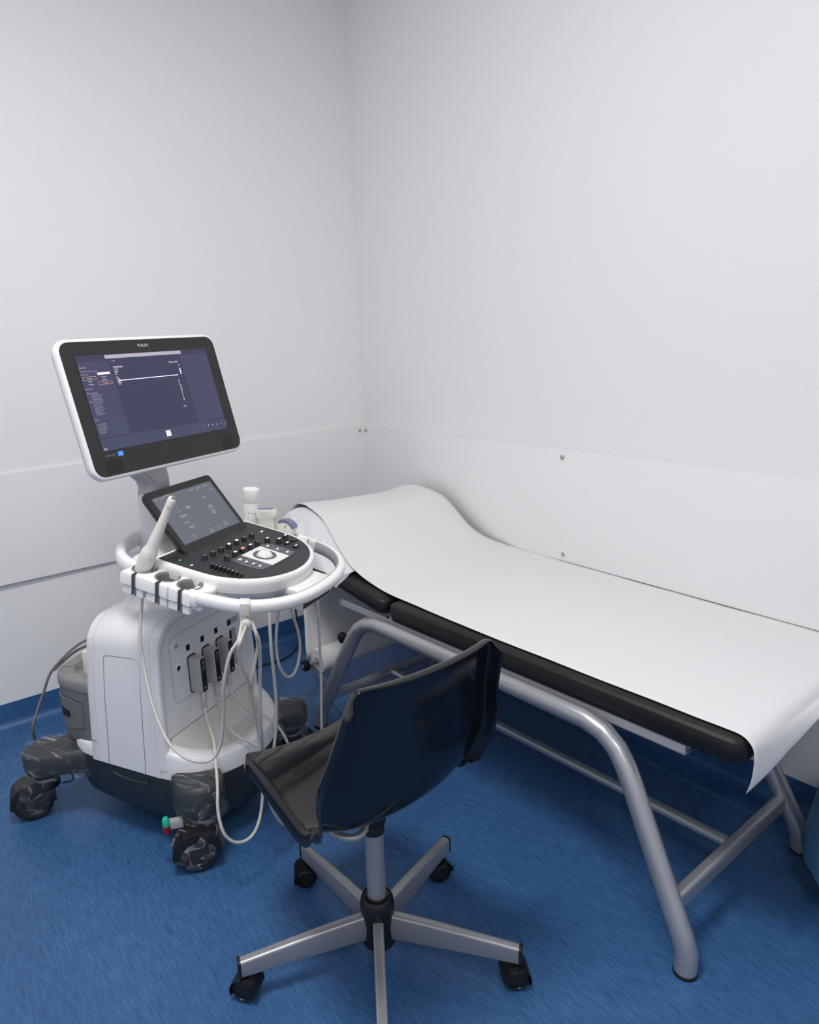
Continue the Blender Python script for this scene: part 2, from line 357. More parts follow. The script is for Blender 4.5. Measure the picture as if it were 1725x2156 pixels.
for V_ in (1.022, -0.282):
    hh = 0.024 if V_ > 0 else 0.016; out = rrect(-0.014, -hh, 0.014, hh, 0.011)
    MB().loft([[(u, -V_+x, (0.133 if V_ > 0 else 0.135)+z) for x, z in out] for u in (-0.022, 0.53)]).build('cross_bar', M['steel'], BED)
MB().tube([B(0.262, v, 0.135) for v in (-0.285, 0.3, 1.02)], 0.0145, 14).build('long_stretcher', M['steel'], BED)
mb = MB()
for u0, sg in ((0.034, 1), (0.60, -1)):
    mb.box((u0, -1.0, 0.472), (u0+0.003*sg, 0.275, 0.4965)); mb.box((u0, -1.0, 0.472), (u0+0.028*sg, 0.275, 0.4745))
mb.build('side_rail', M['rail'], BED, smooth=0)
MB().box((0.05, -0.995, 0.4750), (0.58, 0.02, 0.4965)).build('couch_board', M['rail'], BED, smooth=0)
# mattress pads: rounded box with piping seam
def pad(name, v0, v1, z0, z1, u0, u1, mtx=None):
    nv = 10; rings = []
    def ring(ins, z): return [(x, y, z) for x, y in rrect(u0+ins, -v1+ins, u1-ins, -v0-ins, max(0.008, 0.032-ins), 6)]
    h = z1-z0
    rings = [ring(0.010, z0), ring(0.003, z0+h*.05), ring(0.0, z0+h*.20), ring(-0.002, z0+h*.5), ring(0.0, z0+h*.74), ring(0.004, z0+h*.86), ring(0.012, z0+h*.95), ring(0.03, z1)]
    o = MB().loft(rings, m=mtx).build(name, M['leather'], BED, smooth=60)
    sm = MB(); sm.tube([(x, y, z0+h*.82) for x, y in rrect(u0+0.001, -v1+0.001, u1-0.001, -v0-0.001, 0.031, 6)], 0.0016, 6, m=mtx, closed=True)
    sm.build('seam', M['leather'], o); return o
pad('main_pad', -0.005, 1.118, 0.497, 0.557, 0.028, 0.685)
TH = R(9)
HM = Matrix.Translation(B(0, -0.035, 0.512)) @ Matrix.Rotation(TH, 4, 'X') @ Matrix.Translation(B(0, 0.035, -0.512))
pad('head_pad', -0.66, -0.03, 0.501, 0.553, 0.028, 0.685, HM)
MB().box((0.06, 0.05, 0.4885), (0.64, 0.62, 0.5005), HM).build('head_board', M['rail'], BED, smooth=0)
# adjusting rod with knob under the head section
mb = MB(); mb.tube([B(0.018, -0.245, 0.360), B(0.14, -0.245, 0.365)], 0.0135, 12); mb.build('adjusting_sleeve', M['steel'], BED)
mb = MB(); mb.tube([B(0.13, -0.245, 0.37), B(0.50, -0.245, 0.375)], 0.008, 10); mb.build('adjusting_rod', M['black'], BED)
mb = MB(); mb.lathe([(0.012, 0), (0.019, 0.004), (0.021, 0.013), (0.018, 0.022), (0.010, 0.024)], 14, axis_m(B(0.030, -0.245, 0.360), (-1, 0, 0))); mb.build('knob', M['black'], BED)
# paper roll holder
for u_ in (0.035, 0.66):
    mb = MB(); pts = [B(u_-0.03 if u_ < .3 else u_-.1, -0.275, 0.140), B(u_-0.01, -0.30, 0.118), B(u_, -0.335, 0.108), B(u_, -0.40, 0.125), B(u_, -0.53, 0.178)]
    pts = [Vector(p) for p in cr(pts, 4)]
    rings = [[tuple(p+Vector((0.002*a, 0, 0.014*b))) for a, b in ((-1, -1), (1, -1), (1, 1), (-1, 1))] for p in pts]
    mb.loft(rings); mb.build('roll_arm', M['steel'], BED, smooth=50)
MB().tube([B(0.0, -0.500, 0.165), B(0.69, -0.500, 0.165)], 0.009, 12).build('roll_spindle', M['steel'], BED)
for u_, d in ((0.026, -1), (0.668, 1)):
    mb = MB(); prof = [(0.011, 0), (0.022, 0.003), (0.0235, 0.012), (0.0215, 0.022), (0.010, 0.025)]
    mb.lathe(prof, 12, axis_m(B(u_, -0.500, 0.165), (d, 0, 0))); mb.build('roll_knob', M['black'], BED)
    
# ---- paper: roll under the head end, sheet over the couch and down the foot end
PAP = empty('examination_paper', B(0, 0, 0), 0, 'long white paper sheet from a roll covering the black couch and hanging over its foot', 'paper roll')
PAP.location = BED.location; PAP.rotation_euler = BED.rotation_euler
RZ, RV, RR_ = 0.148, -0.500, 0.050
mb = MB(); mb.lathe([(0.0135, 0), (RR_-0.003, 0), (RR_, 0.003), (RR_, 0.557), (RR_-0.003, 0.56), (0.0135, 0.56)], 40, axis_m(B(0.07, RV, RZ+0.017), (1, 0, 0)), caps=False)
mb.build('roll', M['paper'], PAP)
mb = MB(); mb.lathe([(0.0135, -0.001), (0.0165, -0.001), (0.0165, 0.563), (0.0135, 0.563), (0.0135, -0.001)], 24, axis_m(B(0.069, RV, RZ+0.017), (1, 0, 0)), caps=False)
mb.build('roll_core', M['cream'], PAP)
U0, U1 = 0.056, 0.690
top_prof = [(-0.5505, 0.165), (-0.575, 0.27), (-0.615, 0.42), (-0.65, 0.54), (-0.677, 0.62), (-0.688, 0.69), (-0.678, 0.735), (-0.640, 0.760), (-0.58, 0.767), (-0.50, 0.762), (-0.43, 0.746), (-0.37, 0.705), (-0.31, 0.655), (-0.25, 0.614),
            (-0.19, 0.590), (-0.12, 0.574), (-0.05, 0.564), (0.05, 0.5615), (0.3, 0.561), (0.6, 0.561), (0.9, 0.561), (1.02, 0.561), (1.073, 0.561), (1.105, 0.5585), (1.123, 0.547), (1.133, 0.528), (1.136, 0.502), (1.135, 0.478), (1.130, 0.458)]
tp = cr([(v, z, 0) for v, z in top_prof], 4)
nU = 40
rows = []
NT = len(tp)
for i, (v, z, _) in enumerate(tp):
    row = []
    k = i/(NT-1)
    for j in range(nU+1):
        s = j/nU; u0_ = U0+(0.016*min(1, max(0, (0.35-v)/0.40))+0.040*min(1, max(0, (-v-0.28)/0.30))**1.3)*(1 if z > 0.5 else max(0, (z-0.2)/0.3)); q1_ = min(1, max(0, (v+0.30)/0.25))*(1 if z > 0.5 and i > 8 else 0); u1_ = U1+0.022+(0.742-0.042*v-U1-0.022)*q1_ if z > 0.5 else U1; u = u0_+(u1_-u0_)*s; zz = z; vv = v
        if v < -0.12 and z > 0.45:                      # soft sag between the pillow and the wall side
            q = min(1, (-0.12-v)/0.3)
            zz += q*(0.006*math.sin(3.2*u*PI)+0.004*math.sin(9*u+7*v))
            zz -= q*(0.014*max(0, min(1, (u-0.25)/0.32))+0.014*max(0, min(1, (u-0.672)/0.045)))
            zz += q*0.003*math.sin(19*u)*math.exp(-((v+0.6)/0.1)**2)
        if -0.1 < v < 1.09 and z > 0.5:
            zz += 0.0009*math.sin(11*u+5*v)+0.0005*math.sin(23*v)
            if s > 0.92: zz += 0.0045*((s-0.92)/0.08)**1.5
        # foot end flap: longer at the wall side, and swinging outwards
        if i > NT-20:
            q = (i-(NT-20))/19
            ext = 0.02*math.sin(4*u)*q
            if q > 0.3:
                qq = (q-0.3)/0.7
                vv += 0.060*qq*s*(1.3-s*.3) - 0.012*qq*(1-s)
                zz += 0.075*qq*min(1, s*1.5) - 0.028*qq*max(0, 1-4.5*s)
                zz -= 0.006*math.sin(9*s)*qq
                vv += 0.006*math.sin(6*s+1)*qq
        row.append(B(u, vv, zz))
    rows.append(row)
mb = MB(); mb.loft(rows, closed=False, cap0=False, cap1=False)
o = mb.build('sheet', M['paper'], PAP, smooth=60)
md = o.modifiers.new('thickness', 'SOLIDIFY'); md.thickness = 0.0007; md.offset = 0

# ---- pillow
PIL = empty('pillow', BED.location, BED.rotation_euler.z, 'white cotton pillow under the paper at the raised head of the couch', 'pillow')
mb = MB(); nu, nv = 90, 56
P0 = Vector((0.335, 0.445)); grid_t = []; grid_b = []
for i in range(nv+1):
    rt_, rb_ = [], []
    for j in range(nu+1):
        a = -1+2*j/nu; b = -1+2*i/nv
        h = max(0, (1-abs(a)**6))**0.55 * max(0, (1-abs(b)**7))**0.6
        u = 0.330+0.338*a; v = -0.468+0.236*b*(1-0.02*(1-abs(a)))
        base = 0.560+(-0.03-v)*math.tan(TH)+0.008
        nz = 0.010*mnoise.noise(Vector((u*16, v*9, 3)))+0.010*mnoise.noise(Vector((u*34, v*20, 8)))
        edge = max(0, (-u+0.05)/0.06)
        drop = -0.018*min(1, edge)**1.5*min(1, max(0, (-v-0.25)/0.1))
        top_lim = 0.172
        zt = base+top_lim*h+nz*min(1, h*2+0.3)*(1 if u < 0.12 else 0.25)+drop
        zb = base-0.004*h+drop-0.004
        # stay just below the paper over most of the width
        lim = None
        rt_.append(B(u, v, zt)); rb_.append(B(u, v, min(zb, zt-0.002)))
    grid_t.append(rt_); grid_b.append(rb_)
def paper_z(v):
    best = 9
    for k in range(NT-1):
        (v0, z0, _), (v1, z1, _) = tp[k], tp[k+1]
        if z0 > 0.5 and min(v0, v1) <= v <= max(v0, v1) and v1 > v0: return z0+(z1-z0)*(v-v0)/(v1-v0)
    return 0.6
for g in grid_t:
    for j, p in enumerate(g):
        u, v, z = p[0], -p[1], p[2]; vc = max(-0.676, min(-0.15, v))
        u0_ = U0+0.016+0.040*min(1, max(0, (-v-0.28)/0.30))**1.3
        lim = paper_z(vc)-(0.014 if u > .14 else 0.007)-0.014*max(0, min(1, (u-0.25)/0.32))-0.02*max(0, min(1, (u-0.63)/0.05))-0.50*max(0, u0_-0.004-u)-0.5*max(0, -0.665-v)
        if u < u0_-0.012: lim += (0.016*mnoise.noise(Vector((u*30+v*20, v*16-u*10, 5)))-0.010*abs(mnoise.noise(Vector((u*55+v*25, v*22, 9)))))*min(1, (u0_-0.012-u)/0.03)
        g[j] = (p[0], p[1], min(z, lim))
mb.loft(grid_t, closed=False, cap0=False, cap1=False); mb.loft(grid_b, closed=False, cap0=False, cap1=False)
border_t = grid_t[0]+[r[-1] for r in grid_t[1:]]+grid_t[-1][::-1][1:]+[r[0] for r in grid_t[::-1]][1:-1]
border_b = grid_b[0]+[r[-1] for r in grid_b[1:]]+grid_b[-1][::-1][1:]+[r[0] for r in grid_b[::-1]][1:-1]
mb.loft([border_t, border_b], cap0=False, cap1=False)
mb.build('pillowcase', M['pillow'], PIL, smooth=70)

# ------------------------------------------------------------ swivel chair
CH = empty('swivel_chair', (-1.248, -1.718, 0), R(1.0), 'glossy black plastic swivel chair with silver five-arm base on castors, seen from behind', 'chair')
prof = [(0.268, 0.440, .120), (0.262, 0.449, .150), (0.245, 0.456, .166), (0.21, 0.459, .172), (0.16, 0.456, .176), (0.10, 0.448, .180), (0.04, 0.438, .184), (-0.01, 0.431, .188), (-0.05, 0.429, .190), (-0.083, 0.436, .190),
        (-0.106, 0.455, .189), (-0.120, 0.485, .192), (-0.130, 0.525, .200), (-0.139, 0.565, .209), (-0.147, 0.605, .207), (-0.156, 0.645, .197), (-0.166, 0.685, .187), (-0.178, 0.725, .179), (-0.189, 0.763, .173), (-0.195, 0.785, .166), (-0.198, 0.797, .154)]
pp = cr([(a, b, c) for a, b, c in prof], 3)
n_p = len(pp)
def shell_pt(i, sx_):
    y, z, w_ = pp[i]
    a = pp[max(0, i-1)]; b = pp[min(n_p-1, i+1)]
    tg = Vector((0, b[0]-a[0], b[1]-a[1])).normalized(); nrm = Vector((0, tg.z, -tg.y))
    f = i/(n_p-1)
    web = math.exp(-((f-0.47)/0.07)**2)
    off = 0.014*abs(sx_)**2.4+0.010*math.sin(min(1, f*1.3)*PI)*abs(sx_)**2+0.016*web*abs(sx_)**4
    return Vector((w_*sx_, y, z))+nrm*off
NS = 24
G_ = [[shell_pt(i, -1+2*k/NS) for k in range(NS+1)] for i in range(n_p)]
def gn(i, k):
    a = G_[min(i+1, n_p-1)][k]-G_[max(i-1, 0)][k]; b = G_[i][min(k+1, NS)]-G_[i][max(k-1, 0)]
    return b.cross(a).normalized()
loop = [(i, 0) for i in range(n_p)]+[(n_p-1, k) for k in range(1, NS+1)]+[(i, NS) for i in range(n_p-2, -1, -1)]+[(0, k) for k in range(NS-1, 0, -1)]
def flange(i):
    f = i/(n_p-1); k = math.exp(-((f-0.49)/0.075)**2)
    return 0.036*(1-k)+0.023*k if f < 0.95 else 0.020
nl = len(loop); P_L = [G_[i][k] for i, k in loop]; N_L = [gn(i, k) for i, k in loop]; O_L = []
if N_L[0].z < 0: N_L = [-n for n in N_L]
for j in range(nl):
    t = (P_L[(j+1) % nl]-P_L[j-1]).normalized(); o_ = t.cross(N_L[j]).normalized()
    O_L.append(o_)
ctr = sum((p for p in P_L), Vector((0, 0, 0)))/nl
if O_L[n_p//4].x*(P_L[n_p//4].x) < 0: O_L = [-o_ for o_ in O_L]
for _ in range(2):
    N_L = [(N_L[j-1]+N_L[j]*2+N_L[(j+1) % nl]).normalized() for j in range(nl)]; O_L = [(O_L[j-1]+O_L[j]*2+O_L[(j+1) % nl]).normalized() for j in range(nl)]
mb = MB(); vs = [tuple(p) for r in G_ for p in r]; W_ = NS+1
fs = [(i*W_+k, i*W_+k+1, (i+1)*W_+k+1, (i+1)*W_+k) for i in range(n_p-1) for k in range(NS)]
prev = [i*W_+k for i, k in loop]
for step in range(4):
    base_ = len(vs)
    for j, (i, k) in enumerate(loop):
        fl = flange(i); o1, d1 = ((0.0035, 0.0008), (0.0065, 0.0045), (0.0085, max(0.006, fl*.55)), (0.0090, max(0.0085, fl)))[step]
        vs.append(tuple(P_L[j]+O_L[j]*o1-N_L[j]*d1))
    for j in range(nl): fs.append((prev[j], prev[(j+1) % nl], base_+(j+1) % nl, base_+j))
    prev = [base_+j for j in range(nl)]
mb.add(vs, fs)
seat = mb.build('seat_shell', M['shell'], CH, smooth=70)
md = seat.modifiers.new('thickness', 'SOLIDIFY'); md.thickness = 0.004; md.offset = -1
md = seat.modifiers.new('smooth', 'SUBSURF'); md.levels = 1; md.render_levels = 2
# under-seat metal
mb = MB()
mb.box((-0.08, -0.03, 0.402), (0.08, 0.12, 0.412)); mb.tube(cr([(-0.12, 0.12, 0.412), (-0.118, 0.04, 0.400), (-0.108, -0.02, 0.390), (-0.080, -0.048, 0.386), (-0.050, -0.040, 0.392), (-0.03, 0.0, 0.402)], 5), 0.0085, 12)
mb.build('seat_support', M['chairsteel'], CH)
mb = MB(); mb.lathe([(0.018, 0.0), (0.0215, 0.0), (0.0215, 0.27), (0.018, 0.27)], 24, Matrix.Translation((0, 0, 0.135))); mb.build('gas_column', M['chairsteel'], CH)
mb = MB(); mb.lathe([(0.021, 0.0), (0.0245, 0.002), (0.0245, 0.014), (0.023, 0.018), (0.027, 0.024), (0.034, 0.05), (0.034, 0.072)], 24, Matrix.Translation((0, 0, 0.333))); mb.build('column_collar', M['black'], CH)
mb = MB(); mb.lathe([(0.030, 0.040), (0.037, 0.045), (0.036, 0.07), (0.0345, 0.095), (0.0375, 0.115), (0.0395, 0.14), (0.0375, 0.158), (0.032, 0.167), (0.030, 0.164), (0.027, 0.164), (0.0255, 0.169), (0.0225, 0.169), (0.0225, 0.16)], 30); mb.build('hub', M['black'], CH)
def chair_leg(a):
    rot = Matrix.Rotation(a, 4, 'Z')
    st = [(0.03, 0.060, 0.125, .012), (0.12, 0.062, 0.121, .0118), (0.22, 0.064, 0.113, .0115), (0.318, 0.063, 0.1045, .011)]
    rings = []
    for x, z0, z1, hw in st:
        o = rrect(-hw, z0, hw, z1, 0.006, 4); rings.append([(x, y, z) for y, z in o])
    o = MB().loft(rings, m=rot).build('leg', M['chairsteel'], CH)
    cap = MB(); out = rrect(-0.0125, 0.0615, 0.0125, 0.106, 0.007, 4)
    cap.loft([[(0.317, y, z) for y, z in out], [(0.3215, y, z) for y, z in out], [(0.3235, y*.9, 0.084+(z-0.084)*.95) for y, z in out]], m=rot)
    cap.build('end_cap', M['black'], o); return o
def chair_caster(a, sw):
    c = Matrix.Rotation(a, 4, 'Z') @ Matrix.Translation((0.297, 0, 0)) @ Matrix.Rotation(sw, 4, 'Z')
    hood = MB(); rings = []
    for k in range(13):
        t = R(-30+210*k/12+5)
        co, si = math.cos(t), math.sin(t)
        rings.append([(0.012+0.031*co, -0.026, 0.029+0.031*si), (0.012+0.031*co, 0.026, 0.029+0.031*si), (0.012+0.0285*co, 0.026, 0.029+0.0285*si), (0.012+0.0285*co, -0.026, 0.029+0.0285*si)])
    hood.loft(rings); hood.box((-0.004, -0.004, 0.012), (0.03, 0.004, 0.05)); hood.tube([(0, 0, 0.045), (0, 0, 0.066)], 0.0085, 12)
    hood.v = [tuple(c @ Vector(p)) for p in hood.v]
    o = hood.build('castor', M['black'], CH, smooth=50)
    for s in (-1, 1):
        wl = MB(); wl.lathe([(0.006, -0.009), (0.022, -0.009), (0.0275, -0.006), (0.0275, 0.004), (0.023, 0.008), (0.019, 0.0085), (0.018, 0.006), (0.003, 0.0075)], 24, axis_m((0.012, s*0.0155, 0.0278), (0, s, 0)))
        wl.v = [tuple(c @ Vector(p)) for p in wl.v]; wl.build('wheel', M['black'], o)
    return o
for k in range(5):
    a = R(18+72*k); chair_leg(a); chair_caster(a, R([150, 60, -35, 100, 20][k]))

# ------------------------------------------------------------ ultrasound machine
US = empty('ultrasound_machine', (-1.40, -0.78, 0), R(-62), 'white and grey wheeled ultrasound machine with tilted monitor, touch panel and control console', 'ultrasound machine')
# --- lower body outline (x forward, y left)
half = [(-0.215, 0.0), (-0.212, 0.08), (-0.19, 0.15), (-0.14, 0.20), (-0.06, 0.2165), (0.05, 0.2235), (0.16, 0.2245), (0.24, 0.219), (0.31, 0.185), (0.355, 0.13), (0.382, 0.065), (0.39, 0.0)]
full = half+[(x, -y) for x, y in half[1:-1]][::-1]
OUT = [(p[0], p[1]) for p in cr([(x, y, 0) for x, y in full], 4, closed=True)]
def off(o, d): return inset(o, d)
def rimz(x):
    if x < 0.0: return 0.272
    k = min(1, max(0, (x-0.2)/0.13)); return 0.325*(1-k)+0.288*k
body = MB()
body.loft([[(x, y, 0.234) for x, y in OUT], [(x, y, rimz(x)-0.012) for x, y in OUT], [(x, y, rimz(x)-0.003) for x, y in off(OUT, 0.004)], [(x, y, rimz(x)) for x, y in off(OUT, 0.012)],
           [(x, y, rimz(x)) for x, y in off(OUT, 0.040)], [(x, y, rimz(x)-0.004) for x, y in off(OUT, 0.047)], [(x, y, 0.266) for x, y in off(OUT, 0.058)]], cap1=False)
body.build('lower_skirt', M['white'], US, smooth=45)
tray = MB(); inn = off(OUT, 0.057)
tray.prism(inn, 0.258, 0.2665); tray.build('foot_tray', M['cream2'], US)
# dark chassis
ch = MB()
ch.loft([[(x, y, 0.2345) for x, y in off(OUT, 0.004)], [(x, y, 0.232) for x, y in off(OUT, -0.001)], [(x, y, 0.19) for x, y in off(OUT, -0.001)], [(x, y, 0.145) for x, y in off(OUT, 0.006)],
         [(x, y, 0.10) for x, y in off(OUT, 0.020)], [(x, y, 0.078) for x, y in off(OUT, 0.038)], [(x, y, 0.068) for x, y in off(OUT, 0.065)]])
ch.build('chassis', M['base'], US, smooth=50)
# recessed step in chassis side
for sg in (-1, 1):
    mb = MB(); out = [(0.02, 0.233), (0.022, 0.214), (0.034, 0.205), (0.085, 0.200), (0.14, 0.203), (0.155, 0.212), (0.158, 0.2335)]
    mb.tube([(p[0], sg*0.2235, p[1]) for p in cr([(x, z, 0) for x, z in out], 4)], 0.0050, 10)
    mb.build('chassis_step', M['base'], US)
# --- body arch: profile in (y, z)
def arch(hb, ht, zt, r, z0=0.262, d=0.0):
    pts = [(-hb+d, z0), (-(hb+ht)/2-0.003+d, (z0+zt)/2)]
    for i in range(9):
        a = R(180-90*i/8); pts.append((-ht+d+r+(r-0)*math.cos(a), zt-d-r+(r)*math.sin(a)))
    pts += [(-0.05, zt-d+0.002), (0.05, zt-d+0.002)]
    for i in range(9):
        a = R(90-90*i/8); pts.append((ht-d-r+r*math.cos(a), zt-d-r+r*math.sin(a)))
    pts += [((hb+ht)/2+0.003-d, (z0+zt)/2), (hb-d, z0)]
    return pts
def arch_section(stations, z0=0.2355):
    return [[(x-(0.07*max(0, 0.62-z) if x < 0.05 else 0), y, z) for y, z in arch(0.2272, 0.212, zt, 0.082, z0=z0, d=d)] for x, zt, d in stations]
def zt_at(x): return 0.664+(x+0.08)*0.062
b = MB(); b.loft(arch_section([(-0.0290, zt_at(-.029), 0.012), (-0.0275, zt_at(-.027), 0.004), (-0.021, zt_at(-.021), 0.0), (0.0020, zt_at(.002), 0.0)])); b.build('rear_shell', M['white'], US, smooth=35)
b = MB(); b.loft(arch_section([(0.0032, zt_at(.003), 0.0), (0.06, zt_at(.06), 0.0), (0.2055, zt_at(.2055), 0.0)])); b.build('middle_shell', M['white'], US, smooth=35)
b = MB(); b.loft(arch_section([(0.000, zt_at(.0), 0.0018), (0.209, zt_at(.21), 0.0018)], z0=0.262)); b.build('shell_core', M['groove'], US, smooth=35)
b = MB(); b.loft(arch_section([(0.2068, zt_at(.207), 0.0), (0.222, zt_at(.222), 0.002), (0.229, zt_at(.227), 0.006), (0.231, zt_at(.23), 0.014), (0.227, zt_at(.23), 0.022), (0.216, zt_at(.23), 0.030)], z0=0.262)); fb = b.build('front_panel', M['white'], US, smooth=40)
# seam across the lower front and inclined apron into the tray
b = MB(); b.loft([[(0.2165, -0.18, 0.3345), (0.2165, 0.18, 0.3345)], [(0.2185, -0.183, 0.333), (0.2185, 0.183, 0.333)], [(0.228, -0.186, 0.30), (0.228, 0.186, 0.30)], [(0.243, -0.182, 0.277), (0.243, 0.182, 0.277)], [(0.27, -0.165, 0.267), (0.27, 0.165, 0.267)]], closed=False, cap0=False, cap1=False)
b.build('tray_apron', M['cream2'], US, smooth=60)
b = MB(); b.box((0.2155, -0.185, 0.3335), (0.2172, 0.185, 0.3352)); b.build('front_seam', M['groove'], US, smooth=0)
# door outlines on the near and far sides
for sg in (-1, 1):
    mb = MB(); path = [(0.014, 0.238), (0.020, 0.30), (0.030, 0.45), (0.036, 0.545), (0.039, 0.566), (0.052, 0.573), (0.10, 0.576), (0.155, 0.577), (0.167, 0.566), (0.168, 0.54), (0.164, 0.44), (0.156, 0.30), (0.152, 0.238)]
    pts = []
    for x, z in [(p_[0], p_[1]) for p_ in cr([(a_, b_, 0) for a_, b_ in path], 4)]:
        y = 0.2274-(0.0046*(z-0.2355)/0.2165 if z < 0.452 else 0.0046+0.0106*min(1, (z-0.452)/0.134)); pts.append((x, sg*(y), z))
    mb.tube(pts, 0.0009, 6); mb.build('side_door_outline', M['groove'], US)
    mb = MB(); mb.box((-0.042, sg*0.2278-0.0006, 0.300), (-0.022, sg*0.2278+0.0006, 0.3010)); mb.build('shell_seam', M['groove'], US, smooth=0)
# connector panel
FX = 0.2165
mb = MB(); mb.tube([(FX, y, z) for y, z in rrect(-0.148, 0.42, 0.17, 0.617, 0.02, 5)], 0.0008, 5, closed=True); mb.build('connector_panel_outline', M['midgray'], US)
for z, mm in ((0.587, 'midgray'), (0.521, 'black')):
    mb = MB(); mb.lathe([(0.0105, 0.0), (0.0105, 0.0025), (0.008, 0.003), (0.008, 0.0006), (0.0001, 0.0004)], 20, axis_m((FX-0.0005, -0.12, z), (1, 0, 0))); o = mb.build('socket', M['white'], US)
    mb = MB(); mb.lathe([(0.0078, 0.0004), (0.0001, 0.0008)], 16, axis_m((FX, -0.12, z), (1, 0, 0)), caps=False); mb.lathe([(0.004, 0.001), (0.0045, 0.002), (0.003, 0.002)], 10, axis_m((FX, -0.12, z), (1, 0, 0))); mb.build('socket_pins', M[mm], o)
for k in range(4):
    y0 = -0.081+0.064*k; z0, z1 = 0.5535, 0.573
    mb = MB(); mb.tube([(FX, y, z) for y, z in rrect(y0, z0, y0+0.05, z1, 0.002, 2)], 0.0008, 5, closed=True); mb.box((FX-0.001, y0+0.016, z0+0.001), (FX+0.0012, y0+0.049, z1-0.001)); o = mb.build('latch', M['midgray' if k == 3 else 'white'], US, smooth=0)
    mb = MB(); mb.box((FX-0.001, y0+0.001, z0+0.001), (FX+0.0006, y0+0.016, z1-0.001)); mb.build('latch_gap', M['black'], o, smooth=0)
mb = MB(); mb.prism(rrect(0.116, 0.422, 0.150, 0.541, 0.009, 5), FX-0.001, FX+0.0008, Matrix(((0, 0, 1, 0), (1, 0, 0, 0), (0, 1, 0, 0), (0, 0, 0, 1)))); o = mb.build('empty_port', M['midgray'], US)
mb = MB(); mb.prism(rrect(0.118, 0.50, 0.126, 0.537, 0.003, 3), FX, FX+0.0014, Matrix(((0, 0, 1, 0), (1, 0, 0, 0), (0, 1, 0, 0), (0, 0, 0, 1)))); mb.build('port_slot', M['black'], o)
# --- grey rear compartment
hg = [(-0.03, 0.2), (-0.11, 0.2035), (-0.17, 0.198), (-0.205, 0.178), (-0.228, 0.14), (-0.24, 0.08), (-0.243, 0.0)]
gfull = hg+[(x, -y) for x, y in hg[:-1]][::-1]
gp = [(p[0], p[1]) for p in cr([(x, y, 0) for x, y in gfull], 4)]
g = MB(); g.loft([[(x*0.985+0.0, y*0.985, 0.262) for x, y in gp], [(x*.995, y*.998, 0.275) for x, y in gp], [(x, y, 0.30) for x, y in gp], [(x, y, 0.426) for x, y in gp]])
g.build('rear_compartment', M['gray'], US, smooth=40)
g = MB(); inn = [(p[0]*0.84, p[1]*0.83) for p in gp]; inn2 = [(p[0]*0.80, p[1]*0.79) for p in gp]
g.loft([[(x, y, 0.4275) for x, y in gp], [(x*1.01, y*1.008, 0.434) for x, y in gp], [(x*1.01, y*1.008, 0.453) for x, y in gp], [(x*0.995, y*.995, 0.462) for x, y in gp], [(x*.97, y*.97, 0.465) for x, y in gp],
        [(x, y, 0.464) for x, y in inn], [(x, y, 0.448) for x, y in inn2]])
g.build('compartment_lid', M['graylid'], US, smooth=50)
def gpath(x):   # outer y of the compartment at x
    best = min((abs(p[0]-x), p[1]) for p in gp if p[1] > 0); return best[1]
# door on the compartment (follows the curved wall)
seq = [p for p in gp if p[1] < 0 and p[0] < -0.078]
def wall_strip(seq, z0, z1, d0, d1, r=0.0):
    mb = MB(); rings = []
    n = len(seq)
    for i, p in enumerate(seq):
        a = seq[max(0, i-1)]; b_ = seq[min(n-1, i+1)]; t = Vector((b_[0]-a[0], b_[1]-a[1])).normalized(); nn = Vector((t.y, -t.x))
        if nn.dot(Vector(p)-Vector((-0.1, 0))) < 0: nn = -nn
        e = min(i, n-1-i); cut = r*max(0, 1-e/3.0)
        q0 = Vector(p)+nn*d0; q1 = Vector(p)+nn*d1
        rings.append([(q0.x, q0.y, z0+cut), (q1.x, q1.y, z0+cut+0.001), (q1.x, q1.y, z1-cut-0.001), (q0.x, q0.y, z1-cut)])
    mb.loft(rings); return mb
door = [(-0.092, -0.2025)]+[p for p in sorted(seq, key=lambda p: -p[0]) if p[0] < -0.098]
door = door[:17]
wall_strip(door, 0.299, 0.403, -0.003, 0.0012, 0.008).build('door_gap', M['black'], US, smooth=40)
dd = wall_strip(door, 0.3015, 0.4005, 0.0, 0.0035, 0.009).build('compartment_door', M['gray'], US, smooth=40)
grip = [p for p in door if -0.236 < p[0] < -0.132]
wall_strip(grip, 0.334, 0.364, 0.0, 0.0042, 0.004).build('door_grip', M['black'], dd, smooth=40)
# AC plug block at the back
MB().box((-0.110, -0.165, 0.449), (-0.045, -0.105, 0.540)).build('power_plug', M['cream'], US, bevel=0.006, seg=2)
